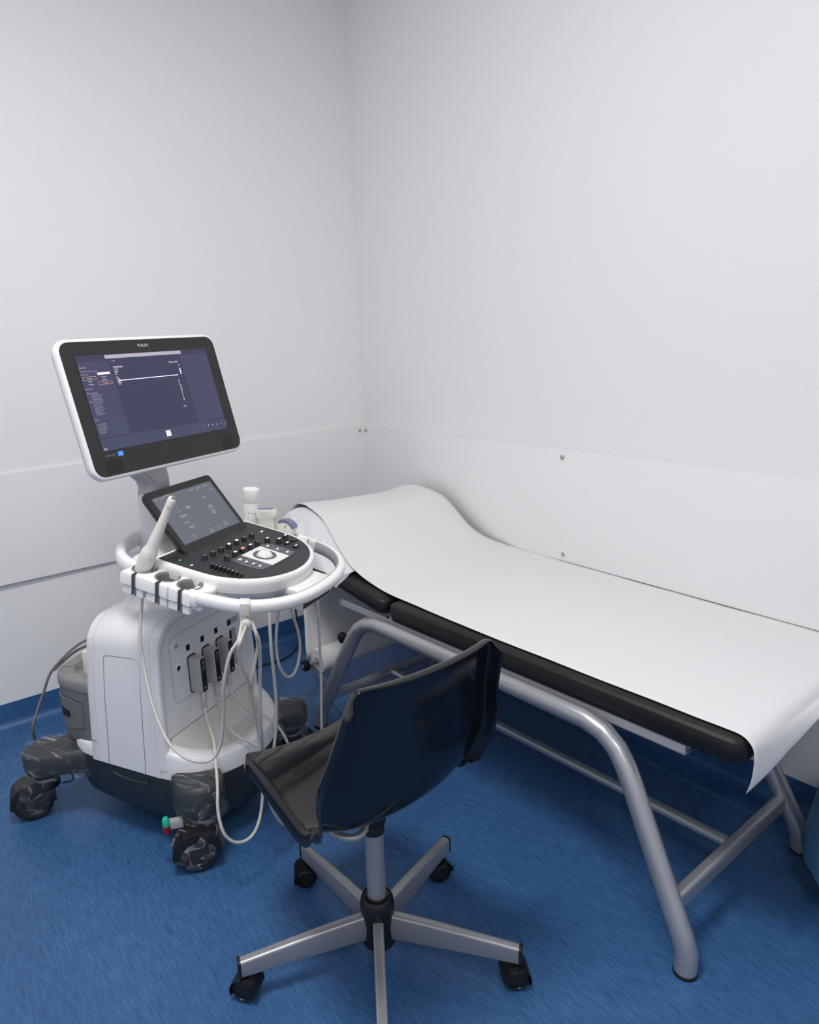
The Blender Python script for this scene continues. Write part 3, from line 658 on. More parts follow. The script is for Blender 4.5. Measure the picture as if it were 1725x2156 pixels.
# --- castor arms with film-wrapped swivel castors
def film(name, parent, ringsf, seed):
    mb = MB(); rings = []
    for k, ring in enumerate(ringsf):
        rr = []
        for p in ring:
            n_ = mnoise.noise(Vector((p[0]*38+seed, p[1]*38, p[2]*38)))*0.007+mnoise.noise(Vector((p[0]*90, p[1]*90+seed, p[2]*60)))*0.003
            c = Vector((sum(q[0] for q in ring)/len(ring), sum(q[1] for q in ring)/len(ring), p[2])); d = (Vector(p)-c)
            if d.length > 1e-5: d.normalize()
            rr.append(tuple(Vector(p)+d*(n_+0.003)+Vector((0, 0, n_*0.4))))
        rings.append(rr)
    mb.loft(rings); return mb.build(name, M['wrap'], parent, smooth=80)
def caster_unit(px_, py_, ix, iy, wx, wy, sw, pedal, seed, z1=0.240, flap=False, ra=0.058):
    outl = capsule((px_, py_), (ix, iy), ra, 0.072, 12)
    mb = MB(); mb.prism(outl, 0.162, z1, b=0.016); arm = mb.build('castor_arm', M['base'], US, smooth=50)
    def rg(r, z, s=1.0): return [(x, y, z) for x, y in inset(outl, -r)]
    film('arm_film', arm, [rg(-0.02, 0.150), rg(0.0, 0.152), rg(0.003, 0.16), rg(0.003, 0.18), rg(0.003, 0.20), rg(0.003, 0.22), rg(0.001, z1+0.001), rg(-0.012, z1+0.005), rg(-0.03, z1+0.006), rg(-0.045, z1+0.006)], seed)
    # castor: stem ring, forked hood, twin wheel
    c = Matrix.Translation((wx, wy, 0)) @ Matrix.Rotation(sw, 4, 'Z')    # local +y is the wheel axle
    cas = MB()
    rings = []
    for k in range(17):
        t = R(-8+196*k/16); co, si = math.cos(t), math.sin(t); r_ = 0.066
        rings.append([(r_*co, -0.034, 0.0615+r_*si), (r_*co, 0.034, 0.0615+r_*si), ((r_-.004)*co, 0.036, 0.0615+(r_-.004)*si), ((r_-.03)*co, 0.036, 0.0615+(r_-.03)*si), ((r_-.03)*co, -0.036, 0.0615+(r_-.03)*si), ((r_-.004)*co, -0.036, 0.0615+(r_-.004)*si)])
    cas.loft(rings, m=c)
    cas.box((-0.03, -0.034, 0.06), (0.03, 0.034, 0.12), c)
    cas.tube([(px_, py_, 0.11), (px_, py_, 0.152)], 0.036, 20)
    co_ = cas.build('castor', M['black'], US, smooth=45)
    mb = MB(); mb.lathe([(0.036, 0.139), (0.041, 0.141), (0.041, 0.149), (0.036, 0.151)], 24, Matrix.Translation((px_, py_, 0))); mb.build('swivel_ring', M['chrome'], co_)
    for s in (-1, 1):
        mb = MB(); mb.lathe([(0.01, -0.014), (0.05, -0.014), (0.0585, -0.009), (0.0585, 0.009), (0.052, 0.014), (0.034, 0.0145), (0.032, 0.011), (0.004, 0.012)], 32, c @ axis_m((0, s*0.0185, 0.0588), (0, s, 0))); mb.build('wheel', M['black'], co_)
    # film bag around the wheel
    rr = []
    for z, sx, sy in ((0.003, .012, .01), (0.006, .034, .026), (0.022, .057, .040), (0.045, .067, .044), (0.07, .070, .045), (0.095, .066, .046), (0.115, .056, .046), (0.132, .046, .044), (0.142, .043, .043)):
        cx = (px_-wx)*max(0, (z-0.06)/0.09); cy = (py_-wy)*max(0, (z-0.06)/0.09)
        rr.append([tuple(Matrix.Translation((cx, cy, 0)) @ c @ Vector((sx*math.cos(2*PI*k/28), sy*math.sin(2*PI*k/28), z))) for k in range(28)])
    film('wheel_film', co_, rr, seed+20)
    if pedal:
        pm = Matrix.Translation((0.262, -0.272, 0.136)) @ Matrix.Rotation(R(38), 4, 'Z')
        mb = MB(); mb.box((-0.012, -0.004, -0.013), (0.036, 0.014, 0.013), pm); mb.build('pedal_lever', M['conn'], co_, bevel=0.003)
        mb = MB(); mb.lathe([(0.0001, 0.026), (0.006, 0.0245), (0.0095, 0.019), (0.0105, 0.0), (0.0100, -0.001)], 14, Matrix.Translation((0.256, -0.279, 0.138))); mb.build('pedal_pad', M['pedal_green'], co_)
        mb = MB(); mb.lathe([(0.0105, -0.001), (0.0112, -0.012), (0.009, -0.022), (0.0001, -0.025)], 14, Matrix.Translation((0.256, -0.279, 0.138))); mb.build('pedal_pad', M['pedal_red'], co_)
    if flap:
        mb = MB(); g_ = []
        for i in range(7):
            a = i/6; g_.append([(-0.375-0.03*a*math.sin(b_*1.5)-0.012*b_, -0.262-0.026*a-0.03*b_/3, 0.132-0.05*a-0.018*b_+0.004*math.sin(7*a+b_)) for b_ in (0, 1, 2, 3)])
        g_ = [[(-0.31-0.055*a-0.012*b_*a, -0.235-0.012*b_-0.05*a, 0.145-0.035*a-0.016*b_*(0.4+a)+0.003*math.sin(9*a+2*b_)) for b_ in (0, 1, 2, 3)] for a in [i/7 for i in range(8)]]
        mb.loft(g_, closed=False, cap0=False, cap1=False); mb.build('film_flap', M['wrap'], co_, smooth=80)
caster_unit(-0.245, -0.243, -0.13, -0.14, -0.300, -0.262, R(52), False, 1, flap=True)
caster_unit(0.322, -0.205, 0.20, -0.10, 0.318, -0.238, R(42), True, 2, z1=0.258, ra=0.064)
caster_unit(0.318, 0.258, 0.19, 0.10, 0.318, 0.290, R(35), False, 3)
caster_unit(-0.245, 0.243, -0.13, 0.14, -0.28, 0.262, R(20), False, 4)
# small loop under rear-left arm
MB().tube(cr([(-0.20, -0.21, 0.155), (-0.18, -0.205, 0.14), (-0.185, -0.205, 0.115), (-0.215, -0.215, 0.105)], 4), 0.003, 8).build('chassis_loop', M['base'], US)
# --- column and monitor
MB().loft([[(x, y, z) for x, y in rrect(0.0+d, -0.09+d, 0.20-d, 0.09-d, 0.04, 5)] for d, z in ((-0.02, 0.66), (0.0, 0.69), (0.012, 0.74), (0.012, 0.83))]).build('lift_column', M['white'], US, smooth=60)
MB().loft([[(x, y-0.009, z) for x, y in rrect(0.06-d, -0.046-d*.6, 0.14+d, 0.046+d*.6, 0.03, 5)] for d, z in ((0.012, 0.80), (0.006, 0.86), (0.0, 0.90), (-0.002, 0.985), (-0.008, 0.995))]).build('monitor_column', M['white'], US, smooth=60)
st = [((0.10, -0.006, 0.992), 0.036, 0.044), ((0.10, -0.004, 1.01), 0.036, 0.040), ((0.097, -0.005, 1.03), 0.037, 0.042), ((0.092, -0.014, 1.05), 0.038, 0.052), ((0.085, -0.036, 1.08), 0.04, 0.073), ((0.078, -0.05, 1.12), 0.04, 0.082), ((0.07, -0.05, 1.17), 0.04, 0.08)]
MB().loft([[(c[0]+(x), c[1]+(y), c[2]) for x, y in rrect(-a, -b_, a, b_, 0.024, 5)] for c, a, b_ in st]).build('monitor_arm', M['silver_plastic'], US, smooth=60)
def plane_m(c, yaw_, pit):
    n_ = Vector((math.cos(pit)*math.cos(yaw_), math.cos(pit)*math.sin(yaw_), math.sin(pit))); r_ = Vector((-math.sin(yaw_), math.cos(yaw_), 0)); u_ = n_.cross(r_)
    m = Matrix((r_, u_, n_)).transposed().to_4x4(); m.translation = c; return m
MM = plane_m((0.156, -0.008, 1.263), -0.109, 0.254)
def rr3(x0, y0, x1, y1, r, z, n=6): return [(x, y, z) for x, y in rrect(x0, y0, x1, y1, r, n)]
gx0, gy0, gx1, gy1 = -0.261, -0.184, 0.264, 0.156
mon = MB().loft([rr3(gx0+0.002, gy0+0.002, gx1-0.002, gy1-0.002, 0.028, -0.0005), rr3(gx0-0.004, gy0-0.004, gx1+0.004, gy1+0.004, 0.032, -0.001), rr3(gx0-0.0075, gy0-0.0075, gx1+0.0075, gy1+0.0075, 0.036, -0.005),
    rr3(gx0-0.008, gy0-0.008, gx1+0.008, gy1+0.008, 0.037, -0.016), rr3(gx0-0.005, gy0-0.005, gx1+0.005, gy1+0.005, 0.036, -0.026), rr3(gx0+0.01, gy0+0.012, gx1-0.01, gy1-0.012, 0.036, -0.034), rr3(-0.12, -0.11, 0.12, 0.09, 0.03, -0.050)], m=MM).build('monitor', M['white'], US, smooth=55)
MB().prism(rrect(gx0+0.001, gy0+0.001, gx1-0.001, gy1-0.001, 0.028, 6), -0.003, 0.0006, MM).build('bezel', M['bezel'], mon, smooth=30)
MB().box((-0.2225, -0.1205, -0.001), (0.2225, 0.1205, 0.0012), MM).build('screen', M['screen'], mon, smooth=0)
mb = MB()
for a in (((-0.2225, 0.1205), (0.2225, 0.122)), ((-0.224, -0.1205), (-0.2225, 0.122))): mb.box((a[0][0], a[0][1], 0.0004), (a[1][0], a[1][1], 0.0014), MM)
mb.build('screen_edge', M['black'], mon, smooth=0)
LIFT = [0.0013]
def ui(name, material, rects=(), texts=(), parent=mon, m=MM, thick=0.00025, frames=()):
    LIFT[0] += 0.00005; z = LIFT[0]
    for (x0, y0, x1, y1) in rects:
        MB().box((min(x0, x1), min(y0, y1), z), (max(x0, x1), max(y0, y1), z+thick), m).build(name, material, parent, smooth=0)
    for (x0, y0, x1, y1, t) in frames:
        mb = MB(); q = [(x0, y0), (x1, y0), (x1, y1), (x0, y1)]; q2 = [(x0+t, y0+t), (x1-t, y0+t), (x1-t, y1-t), (x0+t, y1-t)]
        mb.add([(x, y, z) for x, y in q]+[(x, y, z) for x, y in q2], [(i, (i+1) % 4, 4+(i+1) % 4, 4+i) for i in range(4)], m); mb.build(name.replace('text', 'frame'), material, parent, smooth=0)
    for t in texts:
        s, x, y, size = t[:4]; mb = MB(); text_mb(mb, s, size, m @ Matrix.Translation((x, y, z+thick+0.0001)), *(t[4:5] or ('LEFT',)))
        mb.build(name, material, parent, smooth=0)
ui('screen_panel', M['ui_panel'], [(-0.2225, -0.030, -0.127, 0.104), (0.117, -0.0865, 0.2225, 0.106)])
ui('screen_panel', M['ui_panel2'], [(-0.2225, -0.0865, -0.127, -0.030), (-0.2225, -0.1205, 0.2225, -0.0895)])
ui('screen_title_bar', M['ui_bar'], [(-0.136, 0.109, 0.1245, 0.1185)])
txt_dim = [(0.0, 0.112, .05)]
def frame_rect(x0, y0, x1, y1, t=0.0006): return [(x0, y0, x1, y0+t), (x0, y1-t, x1, y1), (x0, y0, x0+t, y1), (x1-t, y0, x1, y1)]
ui('screen_text', M['ui_dim'], [], [
    ('Misurazioni rapide Generiche', -0.2205, 0.0790, 0.0042), ('Applicazione', -0.2205, 0.0715, 0.0042), ('Misurazioni', -0.2205, 0.0350, 0.0048),
    ('Documentato', -0.2150, 0.0240, 0.0048), ('Lunghezza Arteria', -0.2095, 0.0187, 0.0045), ('Altezza Arteria', -0.2095, 0.0132, 0.0045), ('Larghezza Arteria', -0.2095, 0.0082, 0.0045), ('Area anello del foro', -0.2150, 0.0030, 0.0045),
    ('Lungh anello fn', -0.2095, -0.0025, 0.0045), ('Alt anello fn', -0.2095, -0.0078, 0.0045), ('Lungh anello fn', -0.2095, -0.0131, 0.0045), ('Largh anello fn', -0.2095, -0.0184, 0.0045), ('Alt anello fn', -0.2095, -0.0237, 0.0045), ('Lungh anello fn', -0.2095, -0.0290, 0.0045),
    ('Calcoli', -0.2205, -0.0425, 0.0048), ('Vol1 anello fn', -0.2160, -0.0540, 0.0045), ('Vol2 anello fn', -0.2160, -0.0593, 0.0045), ('Vol3 anello fn', -0.2160, -0.0646, 0.0045), ('Vol4 anello fn', -0.2160, -0.0699, 0.0045), ('Vol anello', -0.2160, -0.0750, 0.0045)])
ui('screen_text', M['ui_white'], [(-0.1720, 0.0698, -0.1345, 0.0755), (-0.1145, 0.0500, 0.0905, 0.0520), (0.1020, 0.052, 0.1055, 0.070)],
   [('Superficiale', -0.1195, 0.0845, 0.0066), ('L12-5', -0.1195, 0.0780, 0.0062), ('40Hz', -0.1195, 0.0720, 0.0058), ('RS', -0.1195, 0.0662, 0.0058), ('2D', -0.1195, 0.0572, 0.0056), ('45%', -0.1165, 0.0528, 0.0050), ('C 55', -0.1195, 0.0486, 0.0050), ('P Med', -0.1195, 0.0444, 0.0050), ('Res', -0.1165, 0.0402, 0.0050),
    ('TIS0.6  MI 0.7', 0.1035, 0.0855, 0.0060, 'RIGHT'), ('M3', 0.1015, 0.0765, 0.0044), ('3.0cm', 0.0770, -0.0390, 0.0054), ('Tessuto', -0.1560, 0.0622, 0.0042, 'CENTER'), ('Generale', -0.1560, 0.0550, 0.0042, 'CENTER'), ('Retto', -0.1990, 0.0540, 0.0042, 'CENTER'), ('Testicolo', -0.1990, 0.0460, 0.0042, 'CENTER')])
ui('screen_text', M['ui_white'], frames=[(-0.2195, 0.0238, -0.2165, 0.0272, .0005), (-0.2195, 0.0028, -0.2165, 0.0062, .0005)])
ui('screen_text', M['ui_orange'], [], frames=[(-0.2190, 0.0590, -0.1790, 0.0672, .0006), (-0.1765, 0.0448, -0.1345, 0.0520, .0006)], texts=[('Generico', -0.2215, 0.0885, 0.0056), ('Tiroide', -0.1990, 0.0612, 0.0042, 'CENTER'), ('Vascolare', -0.1555, 0.0468, 0.0042, 'CENTER'), ('1 unità', -0.1225, 0.1010, 0.0050)])
# depth scale on the image
mb = MB(); LIFT[0] += .0001
for k in range(1):
    mb.box((0.0872, -0.0205, LIFT[0]), (0.0880, 0.036, LIFT[0]+.0002), MM); mb.box((0.0855, 0.0350, LIFT[0]), (0.0895, 0.0362, LIFT[0]+.0002), MM); mb.box((0.0855, -0.0210, LIFT[0]), (0.0895, -0.0198, LIFT[0]+.0002), MM)
    for yy in (0.0215, 0.0165, 0.0085, 0.0105): mb.box((0.0905, yy, LIFT[0]), (0.0922, yy+0.0012, LIFT[0]+.0002), MM)
mb.build('depth_scale', M['ui_white'], mon, smooth=0)
ui('screen_icon', M['ui_white'], [(-0.0105, -0.1120, 0.0055, -0.0962)]); ui('screen_icon', M['ui_dim'], [], [('O', -0.0025, -0.1085, 0.0125, 'CENTER')])
ui('screen_icon', M['ui_panel'], [(0.1255+0.0175*k, -0.1085, 0.1385+0.0175*k, -0.0965) for k in range(6)])
ui('screen_icon', M['ui_white'], [], [('/', 0.1300, -0.1055, 0.009), ('<', 0.1470, -0.1055, 0.009), ('=', 0.1645, -0.1055, 0.008), ('x', 0.1825, -0.1055, 0.008), ('-', 0.2005, -0.1055, 0.009), ('s', 0.2170, -0.1055, 0.006), ('Cx', -0.2185, -0.1175, 0.0075)])
mb = MB(); text_mb(mb, 'PHILIPS', 0.0116, MM @ Matrix.Translation((-0.0022, 0.1345, 0.0011)), 'CENTER', 0.0002); mb.build('logo', mat('logo_silver', (0.55, 0.55, 0.53), 0.4), mon, smooth=0)
mb = MB(); text_mb(mb, 'Affiniti 50G', 0.0066, MM @ Matrix.Translation((-0.2205, -0.1345, 0.0011)), 'LEFT', 0.0002); mb.build('logo', mat('logo_grey', (0.22, 0.22, 0.22), 0.4), mon, smooth=0)
MB().prism(rrect(-0.1815, -0.1380, -0.1650, -0.1265, 0.001, 2), 0.0, 0.0012, MM).build('blue_badge', M['ui_blue'], mon, smooth=0)
mb = MB(); text_mb(mb, '1', 0.007, MM @ Matrix.Translation((-0.1735, -0.1350, 0.0016)), 'CENTER'); mb.build('badge_mark', M['icon'], mon, smooth=0)
for x0, x1 in ((-0.2280, -0.1760), (0.1880, 0.2340)):
    mb = MB()
    for k in range(14):
        y = -0.1440-0.0025*k; mb.box((x0, y-0.0012, 0.0), (x1, y, 0.0012), MM)
    mb.build('speaker_grille', M['black'], mon, smooth=0)

# --- control console: plane tilted 10 degrees towards the user
tau = R(10)
CM = Matrix(((math.cos(tau), 0, math.sin(tau), 0.46), (0, 1, 0, 0), (-math.sin(tau), 0, math.cos(tau), 0.84), (0, 0, 0, 1)))
LC = -0.016
pan_h = [(-0.190, 0.188), (-0.13, 0.1885), (-0.085, 0.1875), (-0.04, 0.1845), (-0.005, 0.177), (0.03, 0.160), (0.06, 0.136), (0.085, 0.104), (0.102, 0.066), (0.111, 0.030), (0.113, 0.0)]
pan = [(x, LC-y) for x, y in pan_h]+[(x, LC+y) for x, y in pan_h[:-1]][::-1]
PAN = [(p[0], p[1]) for p in cr([(x, y, 0) for x, y in pan], 4)]
PANo = inset(PAN, -0.012)
cons = MB().loft([[(x, y, -0.002) for x, y in inset(PAN, 0.001)], [(x, y, 0.0003) for x, y in inset(PAN, -0.002)], [(x, y, 0.0) for x, y in inset(PAN, -0.008)], [(x, y, -0.004) for x, y in PANo], [(x, y, -0.014) for x, y in inset(PAN, -0.0135)], [(x, y, -0.037) for x, y in inset(PAN, -0.0125)],
                  [(x, y, -0.0375) for x, y in inset(PAN, -0.006)]], m=CM).build('console', M['console_white'], US, smooth=50)
MB().loft([[(x, y, -0.0385) for x, y in inset(PAN, -0.010)], [(x, y, -0.052) for x, y in inset(PAN, -0.006)], [(x, y, -0.068) for x, y in inset(PAN, 0.012)], [(x, y, -0.078) for x, y in inset(PAN, 0.035)]], m=CM).build('console_underside', M['console_white'], cons, smooth=50)
MB().prism(inset(PAN, 0.0005), -0.003, 0.0008, CM).build('key_panel', M['blackmatte'], cons, smooth=30)
# trackball field
CT = CM
def in_c(x, y, z=0): return CM @ Vector((x, y, z))
padc = [(-0.038, -0.096), (0.0, -0.104), (0.043, -0.098), (0.0535, -0.085), (0.058, -0.013), (0.0535, 0.055), (0.043, 0.066), (0.0, 0.072), (-0.038, 0.066), (-0.044, 0.052), (-0.044, -0.013), (-0.044, -0.082)]
PADO = [(p[0], p[1]) for p in cr([(x, y, 0) for x, y in padc], 3, closed=True)]
pad_o = MB().prism(PADO, 0.0005, 0.0022, CM, b=0.0007).build('trackball_keys', M['padgray'], cons, smooth=30)
MB().prism([(-0.0425, -0.054), (-0.0425, 0.033), (0.0555, 0.028), (0.0555, -0.054)], 0.0015, 0.0028, CM).build('trackball_pad', M['padwhite'], cons, smooth=0)
mb = MB()
for y0 in (-0.078,): pass
for yy, xs in ((-0.076, (-0.018, 0.003, 0.024)), (0.050, (-0.012, 0.022))):
    for x in xs: mb.box((x-0.0004, yy-0.022 if yy < 0 else yy-0.019, 0.0022), (x+0.0004, yy+0.021 if yy < 0 else yy+0.017, 0.0026), CM)
mb.build('key_gaps', M['blackmatte'], cons, smooth=0)
mb = MB(); mb.lathe([(0.0315, 0.0028), (0.031, 0.0042), (0.0245, 0.0046), (0.0235, 0.002)], 32, CM @ Matrix.Translation((0.003, -0.0115, 0))); mb.build('trackball_ring', M['padgray'], cons)
mb = MB(); mb.lathe([(0.0250*math.sin(R(t)) if t else 0.0001, 0.0250*math.cos(R(t))-0.0085) for t in range(0, 72, 6)], 32, CM @ Matrix.Translation((0.003, -0.0115, 0.0)), caps=False); mb.build('trackball', M['ball'], cons, smooth=80)
def mark(x, y, z, s, material, kind=0, parent=cons):
    mb = MB(); m = CM @ Matrix.Translation((x, y, z)) @ Matrix.Rotation(R(90), 4, 'Z')
    if kind == 0: mb.box((-0.5*s, -.25*s, 0), (.1*s, .25*s, .0003), m); mb.tube([(.2*s, 0, 0.0002), (.5*s, .3*s, .0002)], .08*s, 5, m=m)
    elif kind == 1: mb.tube([(0.3*s*math.cos(t*PI/5), .3*s*math.sin(t*PI/5), .0002) for t in range(10)], .1*s, 5, m=m, closed=True)
    elif kind == 2: mb.box((-.45*s, -.2*s, 0), (.45*s, .2*s, .0003), m)
    elif kind == 3:
        mb.box((-.4*s, -.4*s, 0), (-.15*s, .4*s, .0003), m); mb.box((.15*s, -.4*s, 0), (.4*s, .4*s, .0003), m)
    return mb.build('key_icon', material, parent, smooth=0)
for i, (x, k) in enumerate(((-0.029, 3), (-0.008, 0), (0.013, 2), (0.034, 0))): mark(x, -0.078, 0.0023, 0.011, M['icon'], k)
for i, (x, k) in enumerate(((-0.028, 0), (0.004, 0), (0.036, 0))): mark(x, 0.051, 0.0023, 0.011, M['icon'], k)
knobs = [(-0.098, -0.136, 0, 1), (-0.097, -0.103, 0, 1), (-0.098, -0.067, 0, 2), (-0.098, -0.033, 2, 1), (-0.099, 0.003, 2, 1), (-0.0985, 0.039, 0, 2), (-0.098, 0.073, 0, 2),
         (-0.053, -0.102, 0, 2), (-0.053, -0.067, 2, 2), (-0.053, -0.033, 3, 2), (-0.053, 0.002, 2, 2), (-0.053, 0.037, 0, 2), (-0.047, 0.075, 2, 2), (-0.020, 0.094, 2, 2), (-0.022, 0.129, 2, 2)]
for x, y, lit, kd in knobs:
    big = 1.25 if lit == 3 else 1.0; r = 0.0078*big
    mb = MB(); mb.lathe([(r*1.12, 0.0005), (r*1.1, 0.002), (r, 0.003), (r, 0.0120), (r*0.86, 0.0135), (r*.8, 0.0132), (0.0001, 0.0130)], 20, CM @ Matrix.Translation((x, y, 0)), caps=False); kn = mb.build('knob', M['knob'], cons)
    mb = MB(); mb.lathe([(r*.74, 0.0132), (r*.70, 0.0138), (0.0001, 0.0139)], 18, CM @ Matrix.Translation((x, y, 0)), caps=False); mb.build('knob_cap', M['knobcap'], cons)
    if lit: mark(x, y, 0.0141, 0.012*big, M['icon_orange'] if lit == 3 else M['icon'], 1 if kd == 1 else 2)
for x, y, lit in ((0.001, 0.104, 1), (0.031, 0.102, 1), (0.003, 0.135, 0)):
    mb = MB(); mb.prism(rrect(-0.0065, -0.0115, 0.0065, 0.0115, 0.002, 2), 0.0, 0.0045, CM @ Matrix.Translation((x, y, 0)), b=0.001); mb.build('key', M['knob'], cons)
    if lit: mark(x, y, 0.0047, 0.011, M['icon'], 2)
mark(-0.105, 0.136, 0.001, 0.013, M['icon'], 0); mark(-0.099, -0.186, 0.001, 0.010, M['icon'], 2)
mb = MB(); mb.lathe([(0.0032, 0.0005), (0.0032, 0.0014), (0.0001, 0.0016)], 14, CM @ Matrix.Translation((-0.141, -0.180, 0)), caps=False); mb.build('power_key', M['led_green'], cons)
for k in range(8):
    x = -0.0505+0.0126*k; y = -0.1675
    mb = MB(); mb.box((-0.0008, -0.014, 0.0008), (0.0008, 0.014, 0.0011), CM @ Matrix.Translation((x, y+0.004, 0))); mb.build('slider_slot', M['black'], cons, smooth=0)
    mb = MB(); mb.box((-0.0036, -0.004, 0.001), (0.0036, 0.004, 0.0125), CM @ Matrix.Translation((x, y, 0))); s_ = mb.build('slider', M['knob'], cons, bevel=0.0012)
mb = MB()
for k in range(8): mb.box((-0.0005, -0.0015, 0.0126), (0.0009, 0.0015, 0.0129), CM @ Matrix.Translation((-0.0505+0.0126*k, -0.1675, 0)))
mb.build('slider_marks', M['icon'], cons, smooth=0)
# grab handle ring
hp = [(-0.035, 0.265), (-0.005, 0.264), (0.03, 0.258), (0.075, 0.245), (0.115, 0.219), (0.147, 0.182), (0.172, 0.132), (0.186, 0.070), (0.190, 0.0)]
hring = [(x, LC-y*0.955) for x, y in hp]+[(x, LC+y*0.93) for x, y in hp[:-1]][::-1]
hpath = cr([(x, y, -0.0320) for x, y in hring], 5)
def sweep(path, prof_, m):
    rings = []; n = len(path)
    for i, p in enumerate(path):
        a = Vector(path[max(0, i-1)]); b_ = Vector(path[min(n-1, i+1)]); t = (b_-a).normalized(); nn = Vector((t.y, -t.x, 0))
        rings.append([tuple(Vector(p)+nn*q[0]+Vector((0, 0, q[1]))) for q in prof_])
    return MB().loft(rings, m=m)
hprof = [(p[0], p[1]) for p in cr([(0.0125, 0.0, 0), (0.0105, 0.0095, 0), (0.003, 0.0150, 0), (-0.006, 0.0150, 0), (-0.0085, 0.010, 0), (-0.0085, -0.010, 0), (-0.005, -0.0155, 0), (0.004, -0.0155, 0), (0.0105, -0.010, 0)], 3, closed=True)]
# outward side must be +: check orientation by the first tangent
a0, a1 = Vector(hpath[0]), Vector(hpath[1]); t0 = (a1-a0).normalized(); n0 = Vector((t0.y, -t0.x, 0))
if n0.y > 0: hprof = [(-x, z) for x, z in hprof]; SGN = -1
else: SGN = 1
hnd = sweep(hpath, hprof, CM).build('handle', M['console_white'], US, smooth=60)
lp = [(SGN*-0.0062, 0.0150), (SGN*-0.0100, 0.0145), (SGN*-0.0125, 0.004), (SGN*-0.0115, -0.016), (SGN*-0.0075, -0.019)]
sweep(hpath[6:-6], lp, CM).build('handle_liner', M['midgray'], hnd, smooth=60)
# webs joining handle and console at the sides
for sg, xx in ((-1, -0.03), (1, -0.03)):
    yy = LC+sg*0.228
    MB().box((-0.055, min(LC+sg*0.195, LC+sg*0.256), -0.070), (0.0, max(LC+sg*0.195, LC+sg*0.256), -0.028), CM).build('handle_bracket', M['console_white'], US, bevel=0.010, seg=3)
# lid between console and handle, and drive slot below the handle
MB().prism(rrect(0.100, -0.078, 0.163, 0.068, 0.006, 3), -0.055, -0.036, CM, b=0.003).build('front_lid', M['console_white'], US, smooth=40)
MB().prism([(0.06, -0.035), (0.137, -0.022), (0.141, 0.122), (0.06, 0.125)], -0.116, -0.078, CM, b=0.002).build('drive_housing', M['console_white'], US, smooth=40)
mb = MB(); 
a, b_ = Vector((0.1372, -0.019, 0)), Vector((0.1410, 0.119, 0)); t = (b_-a).normalized(); nn = Vector((t.y, -t.x, 0)); nn = nn if nn.x > 0 else -nn
mb.loft([[tuple(a+nn*0.0004+Vector((0, 0, z))) for z in (-0.113, -0.092)], [tuple(b_+nn*0.0004+Vector((0, 0, z))) for z in (-0.113, -0.084)]], closed=False, cap0=False, cap1=False, m=CM); mb.build('drive_slot', M['black'], US, smooth=0)
# console neck
MB().loft([[(x, y, z) for x, y in rrect(a_, -c_, b_, c_, 0.04, 5)] for a_, b_, c_, z in ((0.02, 0.20, 0.075, 0.665), (0.03, 0.24, 0.08, 0.72), (0.04, 0.34, 0.10, 0.765), (0.05, 0.44, 0.12, 0.785))]).build('console_neck', M['white'], US, smooth=60)
# probe holders: C-shaped cups opening outwards
def cup(cx, cy, sg, hw0, hw1, y_in, y_out, r, slot, zt, zb, sw, bev=0.004, rc=0.008):
    """cup body swept round the hole from one lip of the slot to the other"""
    oa = math.asin((slot+sw)/r); ob = math.asin((slot-sw)/r)
    x0, x1 = cx-hw0, cx+hw1; ylo, yhi = min(y_in, y_out), max(y_in, y_out)
    def outer(th, ins=0.0):
        dx, dy = math.sin(th), sg*math.cos(th); t = 9
        if dx > 1e-9: t = min(t, (x1-ins-cx)/dx)
        if dx < -1e-9: t = min(t, (x0+ins-cx)/dx)
        if dy > 1e-9: t = min(t, (yhi-ins-cy)/dy)
        if dy < -1e-9: t = min(t, (ylo+ins-cy)/dy)
        return cx+dx*t, cy+dy*t
    rings = []; N_ = 72
    for k in range(N_+1):
        th = oa+(2*PI-(oa-ob))*k/N_
        e = min(k, N_-k)
        if e == 0:                      # straight lip of the slot
            s_ = slot+sw if k == 0 else slot-sw
            p = (cx+s_, y_out-sg*0.004); q = (cx+s_, y_out-sg*(0.004+bev)); h = (cx+s_, cy+sg*math.sqrt(r*r-s_*s_)); hb = h
        else: p = outer(th); q = outer(th, bev); h = (cx+r*math.sin(th), cy+sg*r*math.cos(th)); hb = h
        rings.append([(h[0], h[1], zt-0.0015), (h[0]+(q[0]-h[0])*.08, h[1]+(q[1]-h[1])*.08, zt), (q[0], q[1], zt), (p[0]*.7+q[0]*.3, p[1]*.7+q[1]*.3, zt-bev*.3), (p[0], p[1], zt-bev), (p[0], p[1], zb+bev*.5), (q[0], q[1], zb), (hb[0], hb[1], zb)])
    mb = MB(); mb.loft(rings, m=CM); return mb, oa, ob
HOLE_N = [(-0.203, -0.238), (-0.128, -0.2395), (-0.0585, -0.2405)]
